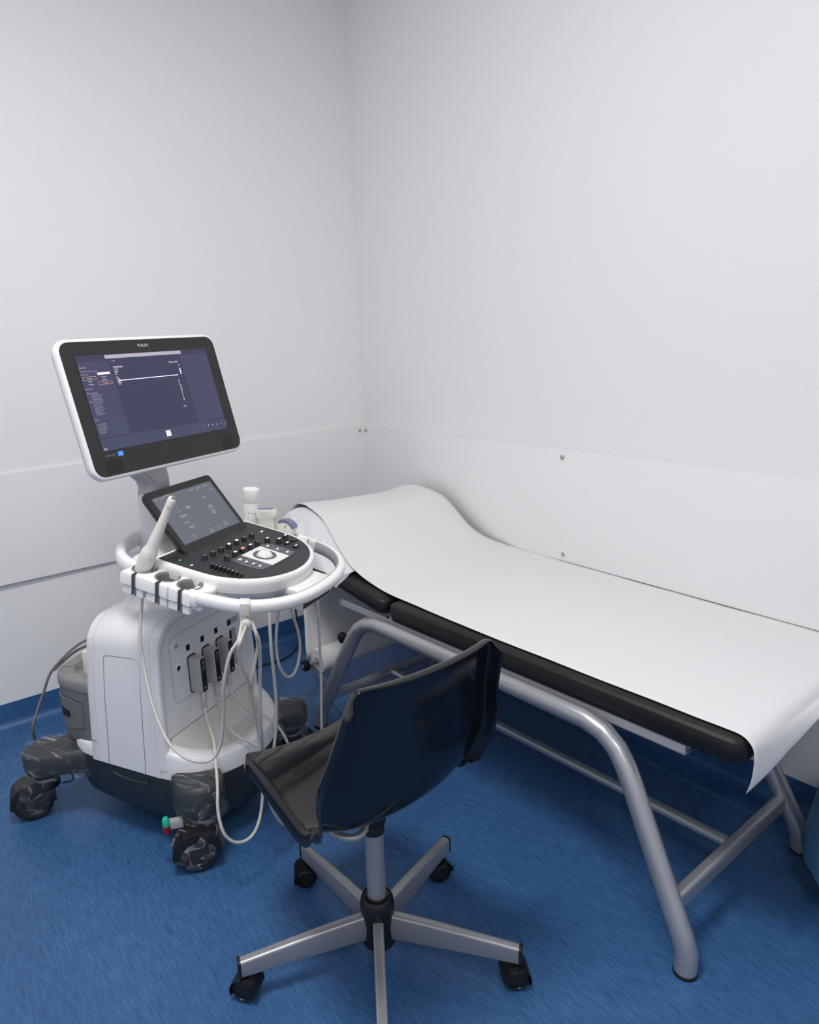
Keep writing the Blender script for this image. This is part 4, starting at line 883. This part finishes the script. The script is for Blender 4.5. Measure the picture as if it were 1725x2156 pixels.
for i, (hx, hy) in enumerate(HOLE_N):
    mb, oa, ob = cup(hx, hy, -1, 0.0375 if i == 0 else 0.041, 0.041 if i < 2 else 0.036, -0.2035, -0.2835, 0.0305, 0.002, -0.021, -0.058, 0.0055, 0.007)
    h_ = mb.build('probe_holder', M['console_white'], US, smooth=42)
    mb, _, _ = cup(hx, hy, -1, 0.0345, 0.032, -0.2075, -0.2800, 0.0290, 0.002, -0.0585, -0.080, 0.0045, 0.004)
    mb.build('holder_foot', M['white'], h_, smooth=42)
    mb = MB(); ring = []
    for k in range(49):
        th = oa+(2*PI-(oa-ob))*k/48; dx, dy = math.sin(th), -math.cos(th)
        rr_ = [(0.0325, -0.0208), (0.0322, -0.0198), (0.0300, -0.0190), (0.0275, -0.0205), (0.0265, -0.026), (0.0255, -0.072), (0.0303, -0.072), (0.0303, -0.024)]
        ring.append([(hx+q*dx, hy+q*dy, z) for q, z in rr_])
    mb.loft(ring, m=CM); mb.build('holder_liner', M['holder'], h_, smooth=50)
    mb = MB()
    for s in (-1, 1): mb.box((hx+0.002+s*0.0048-0.0007, -0.2815, -0.079), (hx+0.002+s*0.0048+0.0007, -0.266, -0.0225), CM)
    mb.build('slot_liner', M['holder'], h_, smooth=0)
MB().prism([(-0.240, -0.204), (0.0, -0.203), (0.02, -0.19), (-0.240, -0.19)], -0.066, -0.024, CM, b=0.003).build('holder_rail', M['console_white'], US, smooth=40)
MB().prism([(p[0], p[1]) for p in cr([(-0.036, -0.205, 0), (-0.005, -0.207, 0), (0.002, -0.222, 0), (-0.002, -0.245, 0), (-0.006, -0.278, 0), (-0.030, -0.2835, 0)], 4)], -0.056, -0.0215, CM, b=0.007).build('handle_end', M['console_white'], US, smooth=50)
HOLE_F = [(-0.198, 0.2095), (-0.132, 0.2110), (-0.064, 0.2125)]
for i, (hx, hy) in enumerate(HOLE_F):
    mb, _, _ = cup(hx, hy, 1, 0.033, 0.033, 0.178, 0.256, 0.0275, -0.012, -0.021, -0.062, 0.006)
    h_ = mb.build('probe_holder', M['console_white'], US, smooth=42)
# rear deck and rear handle
dk = [(p[0], p[1]) for p in cr([(-0.17, -0.20, 0), (-0.26, -0.205, 0), (-0.30, -0.185, 0), (-0.315, -0.12, 0), (-0.32, -0.016, 0), (-0.315, 0.09, 0), (-0.30, 0.15, 0), (-0.26, 0.175, 0), (-0.17, 0.17, 0)], 4)]
MB().prism(dk, -0.066, -0.036, CM, b=0.008).build('rear_deck', M['console_white'], US, smooth=50)
rp = [(-0.245, -0.215), (-0.28, -0.212), (-0.325, -0.19), (-0.365, -0.150), (-0.393, -0.095), (-0.405, -0.016), (-0.393, 0.06), (-0.365, 0.115), (-0.325, 0.155), (-0.28, 0.175), (-0.245, 0.18)]
rpath = cr([(x, y, -0.042) for x, y in rp], 5)
rprof = [(p[0], p[1]) for p in cr([(0.016, 0.0, 0), (0.011, 0.016, 0), (0.0, 0.021, 0), (-0.011, 0.016, 0), (-0.015, 0.0, 0), (-0.011, -0.02, 0), (0.0, -0.026, 0), (0.011, -0.02, 0)], 3, closed=True)]
sweep(rpath, rprof, CM).build('rear_handle', M['console_white'], US, smooth=60)
MB().box((-0.265, -0.222, -0.075), (-0.235, -0.19, -0.03), CM).build('rear_bracket', M['console_white'], US, bevel=0.008, seg=3)
# touch panel
TM = plane_m((0.248, -0.005, 0.946), 0.0, 0.685)
tp_ = MB().loft([rr3(-0.137, -0.103, 0.137, 0.096, 0.012, 0.0), rr3(-0.1385, -0.105, 0.1385, 0.0975, 0.014, -0.002), rr3(-0.1385, -0.105, 0.1385, 0.0975, 0.014, -0.014), rr3(-0.134, -0.10, 0.134, 0.093, 0.014, -0.021)], m=TM).build('touch_panel', M['touchframe'], US, smooth=45)
MB().prism([(-0.136, -0.135), (0.136, -0.135), (0.137, -0.100), (-0.137, -0.100)], -0.022, -0.0008, TM, b=0.002).build('hinge_strip', M['touchframe'], tp_, smooth=30)
MB().box((-0.122, -0.0755, -0.0005), (0.122, 0.0755, 0.0006), TM).build('touch_screen', M['touch'], tp_, smooth=0)
LIFT[0] = 0.0007
ui('touch_button', M['touch_btn'], [(-0.122, 0.056, 0.122, 0.0565), (-0.122, 0.0395, 0.122, 0.0400), (-0.036, 0.0160, -0.012, 0.0260), (-0.074, -0.0032, -0.047, 0.0055), (-0.0705, -0.0400, -0.046, -0.0305), (0.046, -0.0055, 0.064, 0.008), (0.046, -0.0245, 0.064, -0.0105)], frames=[(-0.0775, 0.0135, -0.0490, 0.0240, .0007), (-0.0775, -0.0250, -0.0480, -0.0135, .0007)], parent=tp_, m=TM)
ui('touch_text', M['touch_text'], [], [('Preset', -0.118, 0.0665, 0.0052), ('1/2 Dati', -0.098, 0.0665, 0.005), ('Paziente', 0.020, 0.0645, 0.0056), ('Rapporto', 0.050, 0.0645, 0.0056), ('Revisione', 0.080, 0.0645, 0.0056), ('Chiudi', 0.096, 0.0475, 0.005),
   ('2D', -0.064, 0.0300, 0.004), ('XRES', -0.024, 0.0185, 0.0058, 'CENTER'), ('2D', -0.063, 0.0160, 0.0058, 'CENTER'), ('SonoCT', -0.060, -0.0010, 0.0060, 'CENTER'), ('iSCAN', -0.063, -0.0215, 0.0058, 'CENTER'), ('Scala', -0.058, -0.0372, 0.0058, 'CENTER'), ('Trapez.', 0.048, 0.0320, 0.0058),
   ('Bio', 0.055, 0.003, 0.0048, 'CENTER'), ('psia', 0.055, -0.003, 0.0048, 'CENTER'), ('Linea', 0.055, -0.0145, 0.0048, 'CENTER'), ('centro', 0.055, -0.0215, 0.0048, 'CENTER'),
   ('< 1 >', -0.003, -0.050, 0.0055, 'CENTER'), ('Zoom', -0.073, -0.0610, 0.0045, 'CENTER'), ('72%', -0.073, -0.0670, 0.0045, 'CENTER'), ('Acust', -0.001, -0.0620, 0.0045, 'CENTER'), ('Potenza', -0.001, -0.0700, 0.0055, 'CENTER'), ('TGC', 0.032, -0.0630, 0.0045, 'CENTER'), ('Alto', 0.032, -0.0700, 0.0050, 'CENTER'), ('Dinamico', 0.068, -0.0660, 0.0055, 'CENTER'), ('Fuoco', 0.068, -0.0580, 0.0045, 'CENTER'), ('II', -0.110, -0.0710, 0.0045)], parent=tp_, m=TM)
ui('touch_text', M['ui_orange'], [], [('Impostazioni', -0.080, 0.0715, 0.0052)], parent=tp_, m=TM)
# cable hanger on the handle
hkp = Vector(hpath[0])
def hanger(i, drop, name='cable_hanger'):
    p = Vector(hpath[i]); q = Vector(hpath[i+1]); t = (q-p).normalized(); nn = Vector((t.y, -t.x, 0))*SGN
    m = Matrix(((t.x, nn.x, 0, p.x), (t.y, nn.y, 0, p.y), (0, 0, 1, p.z), (0, 0, 0, 1)))
    out = [(0.0158, -0.0170), (0.0158, 0.0140), (0.009, 0.0185), (-0.007, 0.0185), (-0.0135, 0.013), (-0.0135, -0.015), (-0.006, -0.0190), (0.009, -0.0190)]
    mb = MB(); mb.loft([[(s*0.0095, y, z) for y, z in out] for s in (-1.25, 1.25)], m=CM @ m); return mb, (CM @ m)
best = min(range(len(hpath)//2), key=lambda i: (CM @ Vector(hpath[i]) - Vector((0.565, -0.247, 0.79))).length)
mb, hm = hanger(best, 0); hg_ = mb.build('cable_hanger', M['cream'], US, bevel=0.002)
hc = hm @ Vector((0, 0.004, -0.018))
dirv = Vector((0.62, -0.72, 0)).normalized(); latv = Vector((0.72, 0.62, 0))
mb = MB(); out = rrect(-0.0125, -0.0035, 0.0125, 0.0035, 0.003, 3); zb_ = 0.757
mb.loft([[tuple(Vector((hc.x, hc.y, z))+latv*a_+dirv*b_) for a_, b_ in out] for z in (hc.z+0.006, hc.z-0.01, zb_)])
p0 = Vector((hc.x, hc.y, zb_))
seg_ = cr([tuple(p0+Vector((0, 0, 0.004))), tuple(p0+Vector((0, 0, -0.008))+dirv*0.003), tuple(p0+Vector((0, 0, -0.0135))+dirv*0.012), tuple(p0+dirv*0.020+Vector((0, 0, -0.010))), tuple(p0+dirv*0.0225+Vector((0, 0, 0.002))), tuple(p0+dirv*0.0215+Vector((0, 0, 0.011)))], 4)
rings = []
for k, q in enumerate(seg_):
    t_ = (Vector(seg_[min(k+1, len(seg_)-1)])-Vector(seg_[max(0, k-1)])).normalized(); n_ = latv.cross(t_).normalized()
    wd = 0.0125 if k < len(seg_)-4 else 0.0125*(0.95, 0.85, 0.65, 0.3)[k-len(seg_)+4]
    rings.append([tuple(Vector(q)+latv*a_*wd/0.0125+n_*b_) for a_, b_ in rrect(-0.0125, -0.0026, 0.0125, 0.0026, 0.0024, 3)])
mb.loft(rings); mb.build('hook', M['cream'], hg_)
HK = p0+dirv*0.0115+Vector((0, 0, -0.003))
# second clip on the far side
bf = min(range(len(hpath)//2, len(hpath)), key=lambda i: (Vector(hpath[i]) - Vector((0.025, 0.22, -0.043))).length)
mb, hm2 = hanger(min(bf, len(hpath)-2), 0); mb.build('cable_clip', M['cream'], US, bevel=0.002)
# grey mains cable at the back
G = [(-0.045, -0.143, 0.592), (-0.09, -0.143, 0.572), (-0.14, -0.143, 0.546), (-0.18, -0.157, 0.514), (-0.235, -0.178, 0.455), (-0.268, -0.19, 0.386), (-0.292, -0.203, 0.329), (-0.312, -0.215, 0.270), (-0.345, -0.190, 0.20), (-0.40, -0.15, 0.09), (-0.44, -0.08, 0.02), (-0.46, 0.02, 0.006), (-0.47, 0.2, 0.006)]
MB().tube(cr(G, 6), 0.0042, 10).build('mains_cable', M['graycable'], US)
MB().tube(cr([(-0.11, -0.135, 0.545), (-0.16, -0.14, 0.520), (-0.19, -0.155, 0.495), (-0.225, -0.172, 0.462)], 5), 0.0042, 10).build('mains_cable', M['graycable'], US)

# ------------------------------------------------------------ probes, each with head, cable and connector
def probe_root(name, label): 
    o = empty(name, US.location, US.rotation_euler.z, label, 'ultrasound probe', 'ultrasound probes on the machine'); return o
def connector(parent, y0, text):
    x0, x1, z0, z1 = FX, 0.256, 0.427, 0.5345
    P_ = Matrix(((0, 0, 1, 0), (1, 0, 0, 0), (0, 1, 0, 0), (0, 0, 0, 1)))
    c = MB().prism(rrect(y0-0.002, z0-0.003, y0+0.035, z1+0.004, 0.009, 4), x0, x0+0.0014, P_).build('connector_seat', M['black'], parent)
    c = MB().loft([[(x, y, z) for y, z in rrect(y0+d, z0+d, y0+0.033-d, z1-d, 0.008, 4)] for x, d in ((x0+0.001, 0), (x0+0.02, 0), (x1-0.004, 0.0015), (x1-0.001, 0.003), (x1, 0.005))]).build('connector', M['conn'], parent, smooth=50)
    MB().prism(rrect(y0+0.006, z0+0.004, y0+0.0265, z1-0.003, 0.006, 4), x1-0.001, x1+0.0008, P_).build('connector_label', M['label_blk'], c)
    mb = MB(); m = Matrix.Translation((x1+0.0012, y0+0.0128, z0+0.068)) @ Matrix(((0, 0, 1, 0), (1, 0, 0, 0), (0, 1, 0, 0), (0, 0, 0, 1))) @ Matrix.Rotation(R(90), 4, 'Z') 
    text_mb(mb, text, 0.0125, m @ Matrix.Translation((0, -0.008, 0)), 'LEFT')
    mb.box((x1+0.001, y0+0.013, z0+0.012), (x1+0.0013, y0+0.019, z0+0.018)); mb.build('connector_lettering', M['label_txt'], c, smooth=0)
    return c
CR = 0.0042
# (a) endocavity probe in the first near holder
PA = probe_root('endocavity_probe', 'long slim wand ultrasound probe with blue tip standing in the near-side holder')
ax = [Vector(p) for p in ((0.243, -0.243, 0.825), (0.252, -0.244, 0.848), (0.268, -0.243, 0.878), (0.281, -0.240, 0.900), (0.290, -0.238, 0.915), (0.303, -0.233, 0.941), (0.318, -0.2275, 0.970), (0.333, -0.222, 1.000), (0.345, -0.2175, 1.024), (0.350, -0.2155, 1.034))]
mb = MB(); mb.tube(cr([tuple(p) for p in ax], 3), [
    r for a_, b_ in zip((0.0180, 0.0200, 0.0205, 0.0205, 0.0150, 0.0135, 0.0115, 0.0102, 0.0100), (0.0200, 0.0205, 0.0205, 0.0150, 0.0135, 0.0115, 0.0102, 0.0100, 0.0085)) for r in (a_, a_+(b_-a_)/3, a_+2*(b_-a_)/3)]+[0.0060], 20)
hd = mb.build('probe_head', M['cream'], PA, smooth=60)
mb = MB(); d = (ax[-1]-ax[-2]).normalized(); mb.lathe([(0.0104, -0.018), (0.0108, -0.004), (0.0100, 0.003), (0.006, 0.0075), (0.0001, 0.009)], 20, axis_m(ax[-1]+Vector((0.0012, -0.0014, -0.001)), d), caps=False)
tipm = mb.build('lens', M['cream'], hd)
mb = MB(); rings = []
cdir = Vector((0.70, -0.71, 0.1)).normalized(); side = d.cross(cdir).normalized()
base = ax[-1]
for k in range(9):
    t = -0.016+0.024*k/8; rr_ = 0.0112 if t < 0.0 else 0.0112*math.sqrt(max(0.0, 1-(t/0.0105)**2))
    rings.append([tuple(base+d*t+cdir*rr_*math.cos(R(a))+side*rr_*math.sin(R(a))) for a in (-20, -5, 10, 25, 40, 55)])
mb.loft(rings, closed=False, cap0=False, cap1=False); mb.build('lens_window', M['lens'], hd, smooth=60)
mb = MB(); mb.lathe([(0.0028, 0), (0.0028, 0.0012), (0.0001, 0.0014)], 12, axis_m(ax[3]+Vector((0.013, -0.0125, 0.001)), (0.72, -0.66, 0.1))); mb.build('orientation_mark', M['inkdark'], hd)
A = [(0.243, -0.243, 0.83), (0.246, -0.250, 0.78), (0.25, -0.277, 0.687), (0.26, -0.287, 0.614), (0.3, -0.316, 0.531), (0.36, -0.344, 0.461), (0.42, -0.358, 0.435), (0.46, -0.347, 0.423), (0.48, -0.322, 0.422), (0.5, -0.31, 0.461), (0.52, -0.312, 0.548), (0.54, -0.324, 0.631), (0.56, -0.318, 0.704), (0.575, -0.300, 0.736), tuple(HK+Vector((0.0, -0.012, 0.004)))]
conn1 = [(0.245, -0.06, 0.432), (0.27, -0.091, 0.395), (0.32, -0.139, 0.379), (0.37, -0.184, 0.366), (0.405, -0.226, 0.343), (0.435, -0.263, 0.305), (0.455, -0.295, 0.248), (0.47, -0.302, 0.2), (0.48, -0.29, 0.169), (0.49, -0.27, 0.15), (0.5, -0.239, 0.143), (0.51, -0.214, 0.164), (0.51, -0.188, 0.204), (0.51, -0.171, 0.278), (0.51, -0.173, 0.364), (0.52, -0.189, 0.444), (0.53, -0.213, 0.524), (0.55, -0.230, 0.601), (0.56, -0.222, 0.654), (0.57, -0.222, 0.690), (0.578, -0.236, 0.724), tuple(HK+Vector((0.005, 0.016, -0.002)))]
MB().tube(cr(A+conn1[::-1], 5), CR, 10).build('cable', M['cable'], PA)
MB().tube(cr([(0.24, -0.062, 0.435), (0.250, -0.070, 0.41), (0.27, -0.091, 0.397)], 4), 0.0075, 10).build('strain_relief', M['conn'], PA)
connector(PA, -0.0790, 'C9-4v')
# (b) linear probe
PB = probe_root('linear_probe', 'flat linear ultrasound probe with straight grey-blue edge, nearer the gel bottle')
fm = Matrix.Translation((0.328, 0.212, 0.846)) @ Matrix.Rotation(R(-4), 4, 'Y') @ Matrix.Diagonal((1.12, 1.05, 1.0, 1.0))
mb = MB(); mb.loft([[(x, y, z) for x, y in rrect(-w_, -t_, w_, t_, min(w_, t_)*.55, 4)] for w_, t_, z in ((0.010, 0.009, -0.05), (0.016, 0.011, -0.03), (0.0235, 0.0115, 0.0), (0.0245, 0.0115, 0.020), (0.0260, 0.012, 0.030), (0.0300, 0.0125, 0.034), (0.0310, 0.0125, 0.040), (0.0305, 0.0125, 0.053), (0.029, 0.0110, 0.058), (0.026, 0.008, 0.0595))], m=fm); hb = mb.build('probe_head', M['cream'], PB, smooth=45)
mb = MB(); mb.prism(rrect(-0.0245, -0.0068, 0.0245, 0.0068, 0.003, 3), 0.0590, 0.0615, fm, b=0.0008); mb.build('lens', M['lens'], hb)
mb = MB(); text_mb(mb, 'L12-5', 0.0075, fm @ Matrix.Translation((0, -0.0128, 0.046)) @ Matrix.Rotation(R(90), 4, 'X'), 'CENTER'); mb.build('print', M['midgray'], hb, smooth=0)
s3 = [tuple(HK+Vector((0.0, 0.014, 0.006))), (0.572, -0.221, 0.708), (0.562, -0.206, 0.653), (0.54, -0.186, 0.565), (0.53, -0.183, 0.483), (0.52, -0.171, 0.406), (0.505, -0.15, 0.335), (0.47, -0.10, 0.30)]
conn2 = [(0.42, -0.060, 0.290), (0.37, -0.074, 0.314), (0.33, -0.068, 0.336), (0.29, -0.042, 0.359), (0.26, -0.020, 0.395), (0.24, 0.002, 0.432)]
D = [(0.328, 0.212, 0.83), (0.345, 0.215, 0.775), (0.42, 0.205, 0.745), (0.487, 0.188, 0.715), (0.5, 0.181, 0.652), (0.5, 0.179, 0.551), (0.5, 0.174, 0.415), (0.5, 0.161, 0.295), (0.5, 0.146, 0.175), (0.505, 0.09, 0.075), (0.515, 0.0, 0.045), (0.515, -0.10, 0.09)]
L1 = [(0.515, -0.158, 0.20), (0.515, -0.172, 0.30), (0.52, -0.19, 0.455), (0.53, -0.213, 0.537), (0.55, -0.246, 0.602), (0.56, -0.277, 0.655), (0.57, -0.300, 0.705), (0.58, -0.300, 0.735), tuple(HK+Vector((0.006, -0.010, -0.004)))]
MB().tube(cr(D+L1+s3+conn2, 5), CR, 10).build('cable', M['cable'], PB)
MB().tube(cr([(0.24, 0.002, 0.435), (0.25, -0.008, 0.415), (0.262, -0.020, 0.393)], 4), 0.0075, 10).build('strain_relief', M['conn'], PB)
connector(PB, -0.0140, 'L12-5')
# (c) convex probe
PC = probe_root('convex_probe', 'curved fan-shaped ultrasound probe with arched grey-blue edge, nearer the pillow')
fm = Matrix.Translation((0.388, 0.213, 0.836)) @ Matrix.Rotation(R(18), 4, 'Y')
mb = MB(); fan = []
for k in range(17):
    a = R(-52+104*k/16); fan.append((0.036*math.sin(a), 0.008+0.036*math.cos(a)-0.002))
outl = [(-0.014, -0.040), (-0.018, -0.018), (-0.026, 0.004)]+fan+[(0.026, 0.004), (0.018, -0.018), (0.014, -0.040)]
mb.prism(outl, -0.012, 0.012, fm @ Matrix.Rotation(R(90), 4, 'X'), b=0.004); hd3 = mb.build('probe_head', M['cream'], PC, smooth=50)
mb = MB(); rings = []
for k in range(17):
    a = R(-50+100*k/16); rings.append([((0.0363+dr)*math.sin(a), y, 0.006+(0.0363+dr)*math.cos(a)) for dr, y in ((-0.007, -0.0125), (0.001, -0.0125), (0.003, 0.0), (0.001, 0.0125), (-0.007, 0.0125))])
mb.loft(rings, closed=False, m=fm, cap0=False, cap1=False); mb.build('lens', M['lens'], hd3, smooth=50)
mb = MB(); text_mb(mb, 'C5-1', 0.0075, fm @ Matrix.Translation((0, -0.0126, 0.006)) @ Matrix.Rotation(R(90), 4, 'X'), 'CENTER'); mb.build('print', M['midgray'], hd3, smooth=0)
mb = MB(); mb.box((-0.0012, -0.0128, 0.019), (0.0006, -0.0122, 0.0285), fm); mb.build('orientation_mark', M['inkdark'], hd3, smooth=0)
Cc = [(0.397, 0.213, 0.805), (0.405, 0.20, 0.75), (0.43, 0.165, 0.70), (0.45, 0.115, 0.639)][:3]
loopC = [(0.45, 0.115, 0.645), (0.45, 0.144, 0.558), (0.45, 0.147, 0.503), (0.45, 0.127, 0.459), (0.45, 0.096, 0.44), (0.45, 0.061, 0.454), (0.45, 0.032, 0.502), (0.45, 0.026, 0.563), (0.45, 0.036, 0.616), (0.455, 0.052, 0.68), (0.48, 0.03, 0.745), (0.53, -0.07, 0.768), (0.55, -0.130, 0.745)]
Bc = [(0.55, -0.14, 0.662), (0.54, -0.124, 0.562), (0.53, -0.11, 0.472), (0.52, -0.109, 0.386), (0.51, -0.118, 0.306), (0.50, -0.10, 0.20), (0.48, -0.03, 0.155), (0.465, 0.025, 0.165)]
conn3 = [(0.447, 0.053, 0.205), (0.44, 0.052, 0.251), (0.418, 0.042, 0.300), (0.38, 0.043, 0.318), (0.34, 0.030, 0.331), (0.31, 0.023, 0.355), (0.28, 0.025, 0.381), (0.26, 0.036, 0.407), (0.24, 0.062, 0.434)]
Cc = [(0.397, 0.213, 0.805), (0.41, 0.205, 0.75), (0.435, 0.15, 0.70)]
MB().tube(cr(Cc+loopC+Bc+conn3, 5), CR, 10).build('cable', M['cable'], PC)
MB().tube(cr([(0.24, 0.066, 0.435), (0.25, 0.05, 0.418), (0.262, 0.035, 0.405)], 4), 0.0075, 10).build('strain_relief', M['conn'], PC)
connector(PC, 0.0510, 'C5-1')
# gel bottle
GB = empty('gel_bottle', (0, 0, 0), 0, 'upright white plastic gel bottle with pale green print beside the touch panel', 'bottle')
lb = Matrix.Rotation(R(-62), 4, 'Z'); gl = Vector((-1.40, -0.78, 0))+lb @ Vector((0.258, 0.2095, 0.795)); GB.location = gl; GB.rotation_euler = (0, R(7), R(-62))
mb = MB(); mb.lathe([(0.017, 0.0), (0.0195, 0.003), (0.0205, 0.02), (0.0220, 0.075), (0.0236, 0.130), (0.0232, 0.131), (0.0, 0.131)], 32, caps=False); mb.build('bottle_body', M['bottle'], GB, smooth=50)
mb = MB(); mb.lathe([(0.0234, 0.1312), (0.0238, 0.132), (0.0245, 0.170), (0.0240, 0.172), (0.0001, 0.1725)], 32, caps=False); mb.build('cap', M['console_white'], GB, smooth=45)
def on_bottle(mb, a, z, wdt, h):
    r = 0.0228; n = 4; rings = []
    for k in range(n+1):
        t = a+wdt/r*(k/n-.5); rings.append([(r*math.cos(t), r*math.sin(t), z), (r*math.cos(t), r*math.sin(t), z+h)])
    mb.loft(rings, closed=False, cap0=False, cap1=False)
A0 = R(-50)
mb = MB(); random.seed(3)
for k, (zz, ww, sh) in enumerate(((0.121, 0.014, -.05), (0.118, 0.011, -.1), (0.0835, 0.007, .15), (0.0790, 0.009, .1), (0.072, 0.018, 0), (0.068, 0.013, .1), (0.064, 0.016, 0), (0.059, 0.012, .1), (0.055, 0.014, 0), (0.050, 0.016, 0), (0.046, 0.010, .1))):
    on_bottle(mb, A0+sh, zz, ww, 0.0011)
on_bottle(mb, A0+.08, 0.098, 0.004, 0.006); on_bottle(mb, A0+.42, 0.097, 0.005, 0.006); on_bottle(mb, A0-.45, 0.083, 0.003, 0.009)
mb.build('print', M['teal_print'], GB, smooth=0)
mb = MB(); on_bottle(mb, A0-.3, 0.101, 0.004, 0.0022); mb.build('print_mark', M['inkdark'], GB, smooth=0)

# ------------------------------------------------------------ cable on the floor by the wall, floor speck
C_ = [(-1.05, -0.22, 0.012), (-0.90, -0.185, 0.008), (-0.752, -0.175, 0.007), (-0.69, -0.185, 0.007), (-0.631, -0.185, 0.007), (-0.57, -0.155, 0.007), (-0.50, -0.09, 0.008), (-0.465, -0.045, 0.03), (-0.46, -0.022, 0.09), (-0.46, -0.012, 0.22)]
tag(MB().tube(cr(C_, 6), 0.0045, 8).build('power_cable', M['darkcable'], None), 'dark thin power cable lying on the blue floor against the back wall', 'cable')
# ------------------------------------------------------------ bin with blue bag, mostly outside the right edge
BN = empty('waste_bin', (-0.232, -2.338, 0), 0, 'waste bin with blue plastic bag at the couch foot, cut by the right edge', 'waste bin')
MB().lathe([(0.094, 0.0), (0.10, 0.004), (0.113, 0.33), (0.116, 0.335), (0.111, 0.335), (0.10, 0.02), (0.0001, 0.02)], 32, caps=False).build('bin_body', M['midgray'], BN)
mb = MB(); rings = []
for z, r_ in ((0.25, 0.108), (0.345, 0.112), (0.35, 0.117), (0.34, 0.121), (0.28, 0.128), (0.20, 0.141), (0.12, 0.151), (0.085, 0.150)):
    rings.append([((r_+0.004*math.sin(5*t)+0.003*math.sin(11*t+z*20))*math.cos(t), (r_+0.004*math.sin(5*t)+0.003*math.sin(11*t+z*20))*math.sin(t), z+(0.02*math.sin(2*t+3.7) if z < 0.1 else 0)) for t in [2*PI*k/48 for k in range(48)]])
mb.loft(rings, cap0=False, cap1=False); mb.build('bin_bag', M['binbag'], BN, smooth=70)
